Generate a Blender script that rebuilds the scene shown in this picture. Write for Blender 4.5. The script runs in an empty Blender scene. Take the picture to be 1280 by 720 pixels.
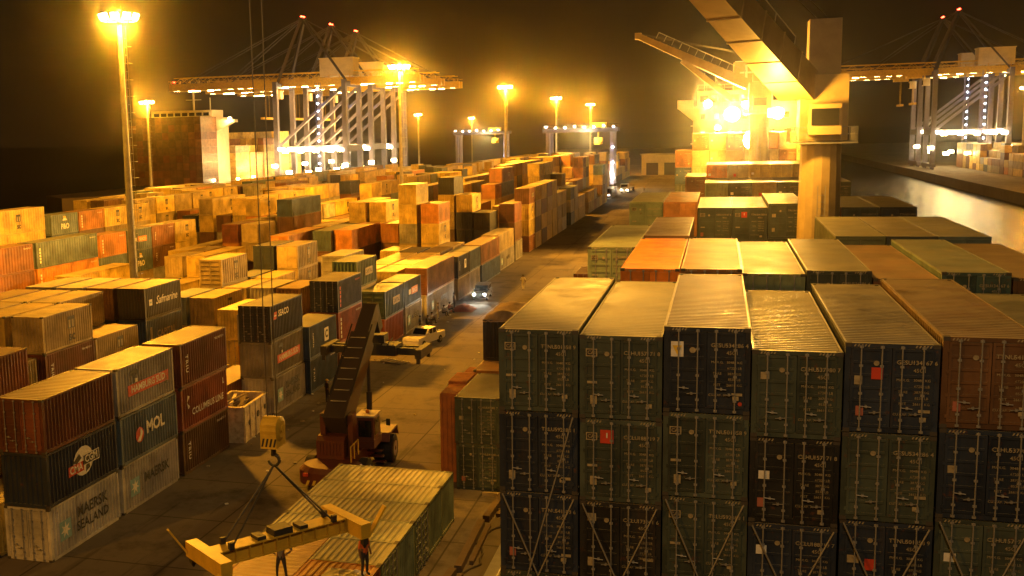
import bpy, bmesh, math, random
from mathutils import Vector, Matrix
R = math.radians
SC = bpy.context.scene
COL = SC.collection
rng = random.Random(11)
LANE0, LP = -29.4, 2.83          # right face of the roadside container row, row spacing
T8, T9 = 2.591, 2.896            # standard and high container heights
W, L20, L40 = 2.438, 6.058, 12.192

# ------------------------------------------------------------------ paints (base colours)
PAINT = {
 'maroon': (.150,.046,.026), 'brown': (.135,.070,.034), 'rust': (.220,.095,.034), 'orange': (.50,.215,.045), 'vivid': (.60,.19,.03),
 'red': (.33,.085,.040), 'yellow': (.62,.46,.115), 'tan': (.40,.315,.15), 'navy': (.022,.032,.060),
 'blue': (.050,.085,.150), 'steel blue': (.105,.150,.195), 'green': (.060,.080,.068), 'teal': (.062,.112,.105),
 'grey': (.30,.29,.265), 'white': (.50,.48,.43), 'black': (.020,.021,.023), 'violet grey': (.150,.125,.160),
 'pale green': (.20,.255,.160), 'amber': (.66,.20,.012),
}
WEIGHTS = [('yellow',52),('tan',24),('brown',15),('rust',7),('orange',5),('navy',6),('blue',3),('steel blue',2),
           ('grey',6),('white',4),('green',1),('maroon',7),('teal',1)]
_bag = [c for c,w in WEIGHTS for _ in range(w)]

CT = []      # every container in the place: x = right face, y = near end, z = base
def add(x, y, z, L, col, H=T8, **k):
    d = dict(x=x, y=y, z=z, L=L, col=col, H=H, area=k.pop('area','yard')); d.update(k); d['i']=len(CT); CT.append(d); return d
def stack(x, y, cols, L=L20, H=T8, z0=0.0, **k):
    """cols bottom to top; an item may be a colour or (colour, dict)."""
    z = z0
    n = len(cols)
    for t, c in enumerate(cols):
        kk = dict(k)
        if isinstance(c, tuple): kk.update(c[1]); c = c[0]
        h = kk.pop('H', H); l = kk.pop('L', L)
        jx, jy = rng.uniform(-.05,.05), rng.uniform(-.05,.05)
        add(x+jx, y+jy, z, l, c, h, tier=t+1, of=n, **kk)
        z += h + .012
def lane(i): return LANE0 - LP*i
_occ = []
def blocked(x, y, L):
    return any(abs(x-a) < 2.46 and y < b+l+.15 and y+L > b-.15 for a,b,l in _occ)
def S(x, y, cols, L=L20, **k):
    _occ.append((x, y, L)); stack(x, y, cols, L, **k)
D = dict(doors=True)
def m(c, *marks, **k):
    k['marks'] = list(marks); return (c, k)

# ---- block beside the road: roadside row (row 0)
S(lane(0), 41.1, [m('white','SEALAND',doors=True), m('navy','CMA'), m('maroon',doors=True)])
S(lane(0), 47.6, [m('white','MAERSK'), m('steel blue','MOL'), m('grey','SUD')])
S(lane(0), 54.3, [m('brown','VCODE'), m('rust','COLUMBUS',col2='red'), m('maroon','VCODE')])
S(lane(0)-.35, 68.4, [m('grey','SEALAND'), m('grey','SUD'), m('navy','SEACO',doors=True)])
S(lane(0), 74.9, [m('blue','VCODE'), m('blue','CSQ')])
S(lane(0), 81.4, [m('rust','VCODE'), m('red','VSTRIPE'), m('navy','VRED',doors=True)])
S(lane(0)+.2, 93.4, [m('red'), m('teal','TANLABEL',doors=True)])
S(lane(0)+.2, 100.2, [m('white','MAERSK'), m('teal','ORANGELABEL')])
S(lane(0)+.2, 108.6, [m('white','MAERSK'), m('rust',H=T9,doors=True)], L=L40)
S(lane(0)+.4, 121.9, [m('tan'), m('navy','PSQ')])
S(lane(0)+.4, 128.3, [m('grey'), m('steel blue')])
S(lane(0)+.4, 135.2, [m('blue'), m('rust')], L=L40)
S(lane(0), 148.4, [m('grey','MAERSK'), m('tan')], L=L40)
S(lane(0)-.1, 162.0, [m('grey'), m('brown'), m('maroon',doors=True)], H=T9)
# ---- rows behind it
S(lane(3), 39.8, ['brown','maroon','maroon'])
S(lane(3), 46.0, ['brown','rust','maroon'])
S(lane(5), 54.6, ['brown','tan'])
S(lane(5), 61.6, ['rust', m('maroon','VCODE'), m('tan','MSC')])
S(lane(5), 67.9, ['brown', m('tan','MSC')])
S(lane(5), 75.3, [m('steel blue'), m('blue','BLOCK'), m('black','SAF')])
for i in (6,7,8):
    S(lane(i), 61.4, ['brown','yellow',rng.choice(['tan','yellow'])])
    S(lane(i), 67.8, ['brown','tan',rng.choice(['brown','yellow','tan'])])
    S(lane(i), 75.2, ['brown','navy','brown' if i==6 else 'grey'])
S(lane(5), 87.6, ['brown', m('tan','MSC')])
S(lane(6), 87.6, ['tan', 'steel blue'])
S(lane(5), 94.4, ['yellow','tan'])
S(lane(6), 95.2, ['yellow', 'tan', m('tan','MSC',doors=True)])
S(lane(5), 101.4, ['tan','yellow'])
S(lane(4), 94.6, ['tan','grey'])
S(lane(4), 101.2, ['tan'])
S(lane(6), 101.9, ['blue','steel blue'])
S(lane(7), 101.4, ['yellow','yellow'])
S(lane(7), 95.0, ['yellow'])
S(lane(1), 94.6, ['brown','tan', m('teal','TANLABEL')])
S(lane(2), 99.4, ['grey', m('white',doors=True), m('grey',doors=True)])
S(lane(1), 107.7, ['yellow', m('yellow')])
S(lane(5), 108.2, ['tan', m('tan','MSC',doors=True), m('tan','MSC',doors=True)])
S(lane(6), 108.2, ['brown', m('navy',doors=True), m('navy',doors=True)])
S(lane(7), 119.6, ['brown','rust', m('orange','DOORLABELS',doors=True)], L=L40)
S(lane(6), 126.4, ['brown','brown', m('steel blue')], L=L40)
S(lane(5)-.4, 127.5, ['brown', m('maroon'), m('orange')], L=L40)
S(lane(3), 136.4, ['tan','tan', m('grey'), 'yellow', m('yellow')])
S(lane(2), 136.9, ['tan','yellow', m('yellow','MSC'), m('orange')])
S(lane(4), 137.4, ['rust', m('rust'), m('orange')])
S(lane(5)-.1, 141.6, ['yellow','yellow','yellow', m('yellow','MSC')])
S(lane(6)-.1, 141.0, ['yellow','yellow','yellow', m('yellow')], L=L40)
S(lane(3), 157.6, ['tan','brown','tan','yellow', m('navy')])
S(lane(2), 157.2, ['tan','navy', m('navy','TANLABEL'), m('yellow','MSC')])
S(lane(1), 156.4, ['tan','navy', m('black')])
S(lane(1), 170.5, ['rust','yellow', m('yellow','MSC')])
# ---- second block, left of the mast line
S(-71.5, 88.2, ['rust','rust', m('rust','VCODE')], L=L40, H=T9)
S(-71.5, 101.0, ['orange', m('orange','VSTRIPE'), m('steel blue','VSTRIPE')], L=L40, H=T9)
S(-71.5, 113.8, ['yellow', m('steel blue'), m('orange','VSTRIPE')], H=2.76)
S(-71.5, 120.2, ['tan', m('steel blue','PO'), m('steel blue','ORANGELABEL')], H=2.76)
S(-71.5, 126.6, ['grey', m('brown','VCODE'), m('rust','VCODE')], H=2.76)
S(-71.5, 133.0, ['tan', 'yellow', m('yellow','MSC')], H=2.76)
S(-81.5, 105.2, ['tan','tan','yellow', m('yellow','MSC')], L=L40, H=T9)
S(-81.5, 92.6, ['tan','tan','yellow', m('yellow')], L=L40, H=T9)
S(-81.5, 118.6, ['brown','orange','blue', m('steel blue','PO')])
S(-81.5, 125.0, ['brown','orange','brown', m('orange','VSTRIPE')])
S(-81.5, 131.4, ['brown','orange','tan', m('yellow','MSC')])
S(-81.5, 137.8, ['brown','rust','tan', m('yellow','MSC')])
S(-63.5, 136.0, ['brown','orange', m('maroon',doors=True)])
S(-60.6, 136.0, ['brown','tan', m('tan',doors=True)])
S(-63.5, 143.5, ['brown','yellow', m('tan','MSC')])
S(-66.4, 150.5, ['brown','orange', m('orange'),m('yellow','MSC')])
S(-105.5, 189.0, ['rust','brown','rust', m('yellow','MSC')], L=L40)
S(-105.5, 203.0, ['rust','brown','rust', m('yellow','MSC')])
S(-84.5, 205.0, ['brown','blue','brown', m('rust')], L=L40)
S(-60.6, 149.0, ['tan','grey','brown', m('blue')], L=L40)

# ---- the rest of the yard, row by row
def marked(c, q):
    if c in ('yellow','tan'): mk=['MSC'] if q<.55 else []
    else: mk=[['VCODE'],['VSTRIPE'],['VCODE'],['VCODE'],['CSQ'],['TANLABEL'],[],[]][int(q*8)]
    return m(c, *mk, doors=(q*97)%1<.5)
def fill(xs, y0, y1, lo, hi, full=.9, bias=None):
    for x in xs:
        y = y0 + rng.uniform(-.25,.25)
        cur = rng.randint(lo,hi)
        while y < y1:
            L = L40 if rng.random() < .28 else L20
            if rng.random() < .55: cur = rng.randint(lo,hi)
            if rng.random() < full and not blocked(x,y,L):
                S(x, y, [marked(rng.choice(_bag), rng.random()) for _ in range(cur)], L)
            y += L + .42
fill([lane(0)], 174.5, 330, 1, 4, .8)
fill([lane(i) for i in range(1,5)], 81.8, 136, 1, 2, .8)
fill([lane(i) for i in (1,2,3)], 41, 80, 1, 2, .8)
fill([lane(i) for i in range(1,8)], 115, 175, 2, 3, .85)
fill([lane(i) for i in range(1,8)], 176, 330, 2, 5, .9)
fill([-60.6-2.9*i for i in range(7)], 152, 330, 2, 4, .88)
fill([-60.6-2.9*i for i in range(3)], 100, 150, 1, 2, .8)
fill([-84.5-2.9*i for i in range(7)], 150, 330, 2, 4, .8)
fill([-108.5-2.9*i for i in range(7)], 205, 330, 2, 3, .8)
fill([-36.4-2.9*i for i in range(6)], 334, 470, 2, 4, .85)
fill([-60.6-2.9*i for i in range(6)], 334, 470, 3, 4, .85)
# deck stow beyond the roadside: quay-edge stacks
S(-11.1, 55.7, [m('green','CODEP',doors=True,lab='lower of the two green containers stacked on the quay beside the ship'), m('green','CODEP',doors=True,lab='upper of the two green containers stacked on the quay beside the ship')], area='quay')
S(-11.56, 62.6, [m('rust',lab='rust container under a long orange one, behind the paired green boxes'), m('orange',lab='long orange container behind the paired green boxes, a dark box on top')], L=L40, area='quay')
add(-11.56, 65.4, 5.215, L20, 'black', T8, tier=3, of=3, area='quay', opentop=True, lab='dark open-topped container covered by a crumpled tarpaulin')
S(-11.3, 108.0, [m('maroon',lab='lower maroon container standing alone far along the quay'), m('maroon',doors=True,lab='upper maroon container of the lone pair far along the quay')], area='quay')

# ---- the ship's deck cargo; columns from the port side
HATCH = 2.9
def col(i): return -6.44 + 2.49*i + W      # right face
def ship_bay(y, L, tops, cols_top, tiers=4, first=0, **k):
    for i, zt in enumerate(tops):
        if zt is None: continue
        z = zt
        for t in range(tiers):
            spec = cols_top[i][t] if i < len(cols_top) and t < len(cols_top[i]) else m(rng.choice(['green','navy','green','rust','teal','brown','blue']), 'CODEP', doors=True)
            if not isinstance(spec, tuple): spec = m(spec,'CODEP',doors=True)
            kk = dict(spec[1]); H = kk.pop('H', T8)
            z -= H
            if z < HATCH-.6: break
            add(col(i)+rng.uniform(-.015,.015), y+rng.uniform(-.03,.03), z, L, spec[0], H, tier=t+1, of=tiers, area='ship', bay=y, coln=i, **kk)
            z -= .014
N8 = 8
ship_bay(32.4, L40, [13.36,13.24,13.57,12.96,13.25,13.5,12.98,13.3],
  [[m('green','CODE_CAI',doors=True,roof='pale'), m('navy','CODEP',doors=True), m('navy','CODEP2',doors=True)],
   [m('green','CODE_CAI',doors=True,roof='pale'), m('green','CODE_RED',doors=True), m('black','CODEP2',doors=True)],
   [m('navy','CODE_TRI',doors=True,roof='faded'), m('green','CODE_CAI',doors=True), m('green','CODE_CAI',doors=True)],
   [m('green','CODEP2',doors=True,roof='pale'), m('black','CODEP',doors=True), m('navy','CODEP2',doors=True)],
   ['navy','green','navy'],['brown','navy','green'],['green','green','black'],['teal','rust','navy']])
ship_bay(46.7, 13.3, [None,13.5,13.52,13.35,13.5,13.2,13.5,13.3],
  [[], [m('amber',doors=True)], [m('rust',doors=True)], [m('pale green','CAPITAL',doors=True)], ['green'],['rust'],['teal'],['brown']])
ship_bay(56.2, 13.3, [13.4], [[m('pale green','CODE_CAI',doors=True)]])
ship_bay(61.6, 13.3, [None,13.5,11.0,11.0,11.0,13.5,13.5,13.5], [[], [m('brown',doors=True,roof='faded')]])
ship_bay(83.5, 13.3, [13.95,13.95,13.5,13.5,13.8,13.5,13.5,13.5],
  [[m('pale green','CODE_CAI',doors=True)],[m('orange',doors=True)],[m('green','CODE_CAI',doors=True)],[m('green','CODE_RED',doors=True)],['green'],['rust'],['green'],['navy']])
ship_bay(124.0, 12.2, [11.0,11.0,13.4,13.4,13.4,13.4,13.4,13.4], [[],[],[m('pale green',doors=True)],['green'],['tan'],['green'],['brown'],['green']])
ship_bay(138.5, 12.2, [11.0,13.5,14.9,14.9,14.9,14.9,14.9,14.9], [[],[],['amber'],['tan'],['yellow'],['yellow'],['tan'],['amber']])
ship_bay(171.8, 12.2, [16.1,18.6,18.6,18.6,18.6,18.6,18.6,18.6],
  [['rust','blue'],['brown','tan','tan'],['tan','tan','tan'],['brown','tan','tan'],['tan','tan'],['orange','tan'],['tan','brown'],['tan','tan']], tiers=6)
# containers lying across the apron, doors to the ship
for k,(yy,c) in enumerate([(48.35,'pale green'),(45.9,'pale green'),(43.46,'pale green'),(41.0,'pale green'),(38.55,'pale green'),(36.05,'orange'),(33.6,'orange')]):
    add(-15.5, yy+W/2, 0.0, L20, c, T8, area='apron', rot=90, tier=1, of=1, doors=k in (2,4), k=k, **(dict(col2='vivid',roof='clean') if c=='orange' else {}))
# ship at the far-left berth, and the yard across the basin
def far_block(x_right, y, ncol, tiers, z0, cols, L=L40, bulge=None):
    for i in range(ncol):
        for t in range(tiers - (rng.randint(0,1) if bulge else 0)):
            add(x_right-2.5*i, y, z0+t*2.61, L, rng.choice(cols), T8, tier=t+1, of=tiers, area='berth')
DK=['brown','brown','brown','brown','maroon','brown','rust']
far_block(-169.6,337,11,9,4.2,DK)
far_block(-169.6,364,11,5,4.2,['yellow','tan','yellow'])
far_block(-169.6,377,11,5,4.2,['yellow','orange','tan','yellow'],bulge=1)
far_block(-169.6,390,11,6,4.2,['yellow','tan','rust','yellow'],bulge=1)
far_block(-169.6,404,11,7,4.2,['yellow','tan','grey','yellow'],bulge=1)
far_block(-169.6,417,11,5,4.2,['yellow','tan','yellow'],bulge=1)
_area='yard'
_CT0=len(CT)
fill([102+2.9*i for i in range(7)], 260, 520, 2, 4, .85)
fill([130+2.9*i for i in range(6)], 280, 520, 2, 4, .85)
fill([158+2.9*i for i in range(6)], 330, 520, 2, 4, .85)
for d in CT[_CT0:]: d['area']='across'
INDIV={0,1,2,3,4,5,6,7,8,9,10,11,12,13,14,15,16,17,18,19,20,21,22,23,24,25,26,27,28,29,30,31,32,33,39,41,43,44,46,48,49,52,55,58,61,64,67,73,76,78,80,82,85,87,89,92,98,101,103,105,106,109,112,115,117,118,121,122,123,126,127,130,134,138,141,142,143,145,146,147,150,155,156,158,159,161,162,163,164,165,166,167,168,170,171,174,175,183,187,190,191,195,198,200,201,204,208,220,223,224,225,226,227,228,232,253,259,260,267,268,279,281,283,288,290,291,292,294,302,305,319,352,384,394,395,409,433,438,454,475,479,480,504,545,582,777,820,824,828,834,874,877,927,935,988,1001,1005,1011,1049,1050,1051,1107,1171,1173,1177,1181,1184,1186,1189,1205,1233,1236,1237,1241,1245,1254,1266,1300,1304,1315,1354,1396,1400,1518,1552,2318,2319,2321,2322,2324,2325,2326,2327,2328,2329,2330,2331,2333,2334,2335,2337,2338,2339,2341,2342,2343,2345,2346,2347,2349,2357,2361,2365,2369,2373,2377,2381,2385,2389,2402,2406,2410,2414,2418,2422,2426,2430,2434,2438,2442,2452,2456,2460,2464,2468,2472,2479,2483,2487,2491,2495,2499,2503,2507,2508,2512,2513,2518,2519,2524,2525,2530,2531,2536,2537,2542,2543,2548,2549,2554,2555,2556,2557,2558,2559,2561,2562,2563,2564,2565,2566,2567,2568,2569,2660,2661,2662,2663,2664,2718,2768,2769,2802,2831,2870,2889}
MASTPOW=3.3; SHIPPOW=1.4; CRANEPOW=1.0; SKYPOW=.8; HAZE=.00013; EXPO=0.0
# ------------------------------------------------------------------ materials
def nodes(name):
    mt = bpy.data.materials.new(name); mt.use_nodes = True
    nt = mt.node_tree; b = nt.nodes['Principled BSDF']
    return mt, nt, b
def N(nt, t, **k):
    n = nt.nodes.new(t)
    for a,v in k.items(): setattr(n, a, v)
    return n
def mixc(nt, fac, a, b, mode='MIX'):
    n = N(nt,'ShaderNodeMix'); n.data_type='RGBA'; n.blend_type=mode
    for s,v in ((0,fac),(6,a),(7,b)):
        if hasattr(v,'links') or hasattr(v,'is_linked'): nt.links.new(v, n.inputs[s])
        elif s==0: n.inputs[s].default_value = v
        else: n.inputs[s].default_value = (*v,1) if len(v)==3 else v
    return n.outputs[2]
def ramp(nt, src, p0, p1, c0=(0,0,0), c1=(1,1,1)):
    r = N(nt,'ShaderNodeValToRGB'); e = r.color_ramp.elements
    e[0].position=p0; e[1].position=p1; e[0].color=(*c0,1); e[1].color=(*c1,1)
    nt.links.new(src, r.inputs[0]); return r.outputs[0]
def noise(nt, scale, detail=3, rough=.6, vec=None, sc=None):
    n = N(nt,'ShaderNodeTexNoise'); n.inputs['Scale'].default_value=scale
    n.inputs['Detail'].default_value=detail; n.inputs['Roughness'].default_value=rough
    if vec is not None:
        if sc:
            mp = N(nt,'ShaderNodeMapping'); mp.inputs['Scale'].default_value=sc
            nt.links.new(vec, mp.inputs[0]); vec = mp.outputs[0]
        nt.links.new(vec, n.inputs['Vector'])
    return n.outputs[0]
def simple(name, col, rough=.6, metal=0, nscale=3.0, amt=.35, dirt=(.05,.035,.02)):
    mt, nt, b = nodes(name)
    tc = N(nt,'ShaderNodeTexCoord').outputs['Object']
    f = ramp(nt, noise(nt, nscale, 5, .65, tc), .42, .75)
    f2 = N(nt,'ShaderNodeMath', operation='MULTIPLY'); nt.links.new(f, f2.inputs[0]); f2.inputs[1].default_value = amt
    nt.links.new(mixc(nt, f2.outputs[0], col, dirt), b.inputs['Base Color'])
    b.inputs['Roughness'].default_value=rough; b.inputs['Metallic'].default_value=metal
    return mt
def emit(name, col, s):
    mt, nt, b = nodes(name)
    b.inputs['Base Color'].default_value=(*col,1)
    b.inputs['Emission Color'].default_value=(*col,1); b.inputs['Emission Strength'].default_value=s
    return mt
def paint_mat(name, roofdust, dustcol=(.33,.285,.19)):
    """container paint: the object's own colour, faded, streaked, rusted; dust lies on what faces up"""
    mt, nt, b = nodes(name)
    oi = N(nt,'ShaderNodeObjectInfo'); tc = N(nt,'ShaderNodeTexCoord').outputs['Object']
    ad = N(nt,'ShaderNodeVectorMath', operation='ADD'); cx = N(nt,'ShaderNodeCombineXYZ')
    ml = N(nt,'ShaderNodeMath', operation='MULTIPLY'); ml.inputs[1].default_value=90
    nt.links.new(oi.outputs['Random'], ml.inputs[0]); nt.links.new(ml.outputs[0], cx.inputs[0]); nt.links.new(ml.outputs[0], cx.inputs[1])
    nt.links.new(tc, ad.inputs[0]); nt.links.new(cx.outputs[0], ad.inputs[1]); v = ad.outputs[0]
    val = N(nt,'ShaderNodeHueSaturation'); nt.links.new(oi.outputs['Color'], val.inputs['Color'])
    mr = N(nt,'ShaderNodeMapRange'); mr.inputs['To Min'].default_value=.72; mr.inputs['To Max'].default_value=1.22
    nt.links.new(oi.outputs['Random'], mr.inputs[0]); nt.links.new(mr.outputs[0], val.inputs['Value'])
    fade = ramp(nt, noise(nt, .55, 4, .6, v), .35, .72, (.52,.52,.52), (1.25,1.22,1.16))
    c = mixc(nt, 1.0, val.outputs[0], fade, 'MULTIPLY')
    st = ramp(nt, noise(nt, 2.2, 5, .7, v, (1,1,.10)), .56, .74)          # streaks running down
    stm = N(nt,'ShaderNodeMath', operation='MULTIPLY'); stm.inputs[1].default_value=.42; nt.links.new(st, stm.inputs[0])
    c = mixc(nt, stm.outputs[0], c, (.060,.036,.020))
    ru = ramp(nt, noise(nt, 3.3, 6, .75, v), .60, .67)                   # rust patches
    rum = N(nt,'ShaderNodeMath', operation='MULTIPLY'); rum.inputs[1].default_value=.65; nt.links.new(ru, rum.inputs[0])
    c = mixc(nt, rum.outputs[0], c, (.105,.038,.014))
    ge = N(nt,'ShaderNodeNewGeometry'); sx = N(nt,'ShaderNodeSeparateXYZ'); nt.links.new(ge.outputs['True Normal'], sx.inputs[0])
    up = ramp(nt, sx.outputs[2], .6, .8)
    du = ramp(nt, noise(nt, .7, 6, .7, v), .22, .75, (.25,.25,.25), (1,1,1))
    dm = N(nt,'ShaderNodeMath', operation='MULTIPLY'); nt.links.new(up, dm.inputs[0]); nt.links.new(du, dm.inputs[1])
    dm2 = N(nt,'ShaderNodeMath', operation='MULTIPLY'); nt.links.new(dm.outputs[0], dm2.inputs[0]); dm2.inputs[1].default_value=roofdust
    c = mixc(nt, dm2.outputs[0], c, dustcol)
    nt.links.new(c, b.inputs['Base Color'])
    rr = ramp(nt, noise(nt, 1.4, 4, .6, v), .3, .7, (.36,.36,.36), (.62,.62,.62)); nt.links.new(rr, b.inputs['Roughness'])
    b.inputs['Specular IOR Level'].default_value=.45
    return mt
M = {
 'paint': paint_mat('container_paint', .62), 'paint_pale': paint_mat('container_paint_dusty_roof', .95), 'paint_clean': paint_mat('container_paint_clean_roof', .10), 'paint_faded': paint_mat('container_paint_faded_roof', 1.0, (.165,.125,.150)),
 'casting': simple('casting_steel', (.05,.045,.04), .7), 'bar': simple('galvanised_bar', (.30,.29,.27), .5, .3, 8),
 'lwhite': simple('white_lettering', (.72,.70,.64), .6, 0, 5, .3), 'lblack': simple('black_lettering', (.02,.02,.02), .6), 'lred': simple('red_lettering', (.55,.05,.02), .6),
 'lorange': simple('orange_lettering', (.70,.22,.03), .6), 'lblue': simple('pale_blue_panel', (.22,.40,.48), .6), 'lyellow': simple('yellow_lettering', (.72,.50,.05), .6),
 'ltan': simple('tan_lettering', (.36,.30,.18), .7, 0, 6, .6),
 'galv': simple('galvanised_steel', (.36,.35,.32), .5, .4, 1.5), 'dark': simple('dark_steel', (.030,.028,.026), .6), 'yellowpaint': simple('yellow_paint', (.66,.43,.04), .45, 0, 1.3, .4),
 'craneblue': simple('crane_blue_paint', (.125,.125,.22), .45, 0, .6, .3), 'rustframe': simple('rusty_orange_paint', (.40,.13,.03), .7, 0, 1.4, .6), 'cranedark_shade': simple('crane_dark_shade_paint', (.035,.035,.055), .5, 0, .6, .3), 'cream': simple('cream_paint', (.62,.55,.40), .5, 0, .5, .25), 'shipwhite': simple('ship_white_paint', (.74,.72,.66), .5, 0, .4, .25),  # darkest crane colour carries the night shade on A-frames and stays
 'jib': simple('jib_buff_paint', (.46,.35,.17), .5, 0, .5, .35), 'hull': simple('hull_paint', (.045,.03,.03), .5, 0, .2, .4), 'deckgreen': simple('deck_paint', (.10,.075,.05), .7, 0, .4, .5),
 'stackred': simple('machine_red_paint', (.125,.032,.018), .5, 0, 1.2, .4), 'boomgrey': simple('boom_paint', (.055,.04,.03), .5, 0, .8, .4), 'rubber': simple('tyre_rubber', (.018,.017,.016), .9),
 'glass': simple('dark_glass', (.012,.014,.016), .08, 0, 1, 0), 'carwhite': simple('white_car_paint', (.72,.70,.66), .3, 0, 1.5, .2), 'truckdark': simple('dark_car_paint', (.03,.03,.035), .35, 0, 1.5, .3),
 'rope': simple('wire_rope', (.06,.05,.04), .6), 'timber': simple('old_timber', (.12,.08,.045), .9), 'tarp': simple('brown_tarpaulin', (.26,.185,.10), .9, 0, 1.2, .6),
 'skip': simple('skip_cream_paint', (.60,.52,.36), .6, 0, 2.4, .75, (.14,.07,.03)), 'skin': simple('skin', (.16,.085,.05), .6, 0, 4, .1), 'hair': simple('black_hair', (.012,.010,.009), .8),
 'orangevest': simple('orange_cloth', (.60,.14,.03), .9), 'darkcloth': simple('dark_cloth', (.035,.035,.045), .9), 'greycloth': simple('grey_cloth', (.20,.19,.17), .9), 'palecloth': simple('pale_cloth', (.55,.50,.36), .9),
 'pinkcloth': simple('faded_red_cloth', (.36,.12,.08), .9), 'sheet': simple('white_sheet', (.72,.70,.62), .9),
 'lamp': emit('sodium_lamp', (1,.66,.22), 160), 'lampwhite': emit('white_lamp', (1,.93,.78), 90), 'lampcrane': emit('crane_lamp', (1,.72,.30), 75),
 'lampblue': emit('blue_white_lamp', (.72,.86,1), 55), 'lampship': emit('ship_flood', (1,.80,.40), 420), 'red': emit('red_beacon', (1,.05,.02), 30), 'tail': emit('tail_lamp', (1,.10,.02), 12), 'head': emit('headlamp', (1,.93,.75), 240),
 'winlit': emit('lit_cabin_window', (1,.78,.38), 2.2),
}
# ground and water
def ground_mat():
    mt, nt, b = nodes('quay_concrete')
    tc = N(nt,'ShaderNodeTexCoord').outputs['Object']
    c = ramp(nt, noise(nt, .05, 6, .65, tc), .3, .7, (.105,.086,.066), (.21,.178,.135))
    sl = N(nt,'ShaderNodeTexBrick'); sl.inputs['Scale'].default_value=1; sl.inputs['Brick Width'].default_value=6; sl.inputs['Row Height'].default_value=6
    sl.inputs['Mortar Size'].default_value=.05; sl.offset=0; sl.inputs['Color1'].default_value=(1,1,1,1); sl.inputs['Color2'].default_value=(.86,.86,.86,1); sl.inputs['Mortar'].default_value=(.34,.34,.34,1)
    nt.links.new(tc, sl.inputs['Vector'])
    c = mixc(nt, 1.0, c, sl.outputs[0], 'MULTIPLY')
    oil = ramp(nt, noise(nt, .28, 6, .7, tc), .50, .68)
    om = N(nt,'ShaderNodeMath', operation='MULTIPLY'); om.inputs[1].default_value=.85; nt.links.new(oil, om.inputs[0])
    c = mixc(nt, om.outputs[0], c, (.040,.034,.028))
    ty = ramp(nt, noise(nt, .9, 4, .7, tc, (1,.06,1)), .58, .70)          # tyre tracks along the road
    tm = N(nt,'ShaderNodeMath', operation='MULTIPLY'); tm.inputs[1].default_value=.75; nt.links.new(ty, tm.inputs[0])
    c = mixc(nt, tm.outputs[0], c, (.035,.031,.027))
    sp = ramp(nt, noise(nt, 5.5, 3, .5, tc), .70, .74); sm = N(nt,'ShaderNodeMath', operation='MULTIPLY'); sm.inputs[1].default_value=.35; nt.links.new(sp, sm.inputs[0])
    c = mixc(nt, sm.outputs[0], c, (.22,.19,.15))
    nt.links.new(c, b.inputs['Base Color'])
    nt.links.new(ramp(nt, noise(nt, .4, 4, .6, tc), .35, .7, (.8,.8,.8), (.98,.98,.98)), b.inputs['Roughness'])
    b.inputs['Specular IOR Level'].default_value=.2
    bp = N(nt,'ShaderNodeBump'); bp.inputs['Strength'].default_value=.35; bp.inputs['Distance'].default_value=.02
    nt.links.new(noise(nt, 6, 6, .7, tc), bp.inputs['Height']); nt.links.new(bp.outputs[0], b.inputs['Normal'])
    return mt
def water_mat():
    mt, nt, b = nodes('harbour_water')
    tc = N(nt,'ShaderNodeTexCoord').outputs['Object']
    b.inputs['Base Color'].default_value=(.006,.007,.008,1); b.inputs['Roughness'].default_value=.22; b.inputs['Specular IOR Level'].default_value=.12
    bp = N(nt,'ShaderNodeBump'); bp.inputs['Strength'].default_value=1; bp.inputs['Distance'].default_value=1.4
    nt.links.new(noise(nt, .35, 6, .65, tc), bp.inputs['Height']); nt.links.new(bp.outputs[0], b.inputs['Normal'])
    return mt
M['ground'] = ground_mat(); M['water'] = water_mat()

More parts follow.
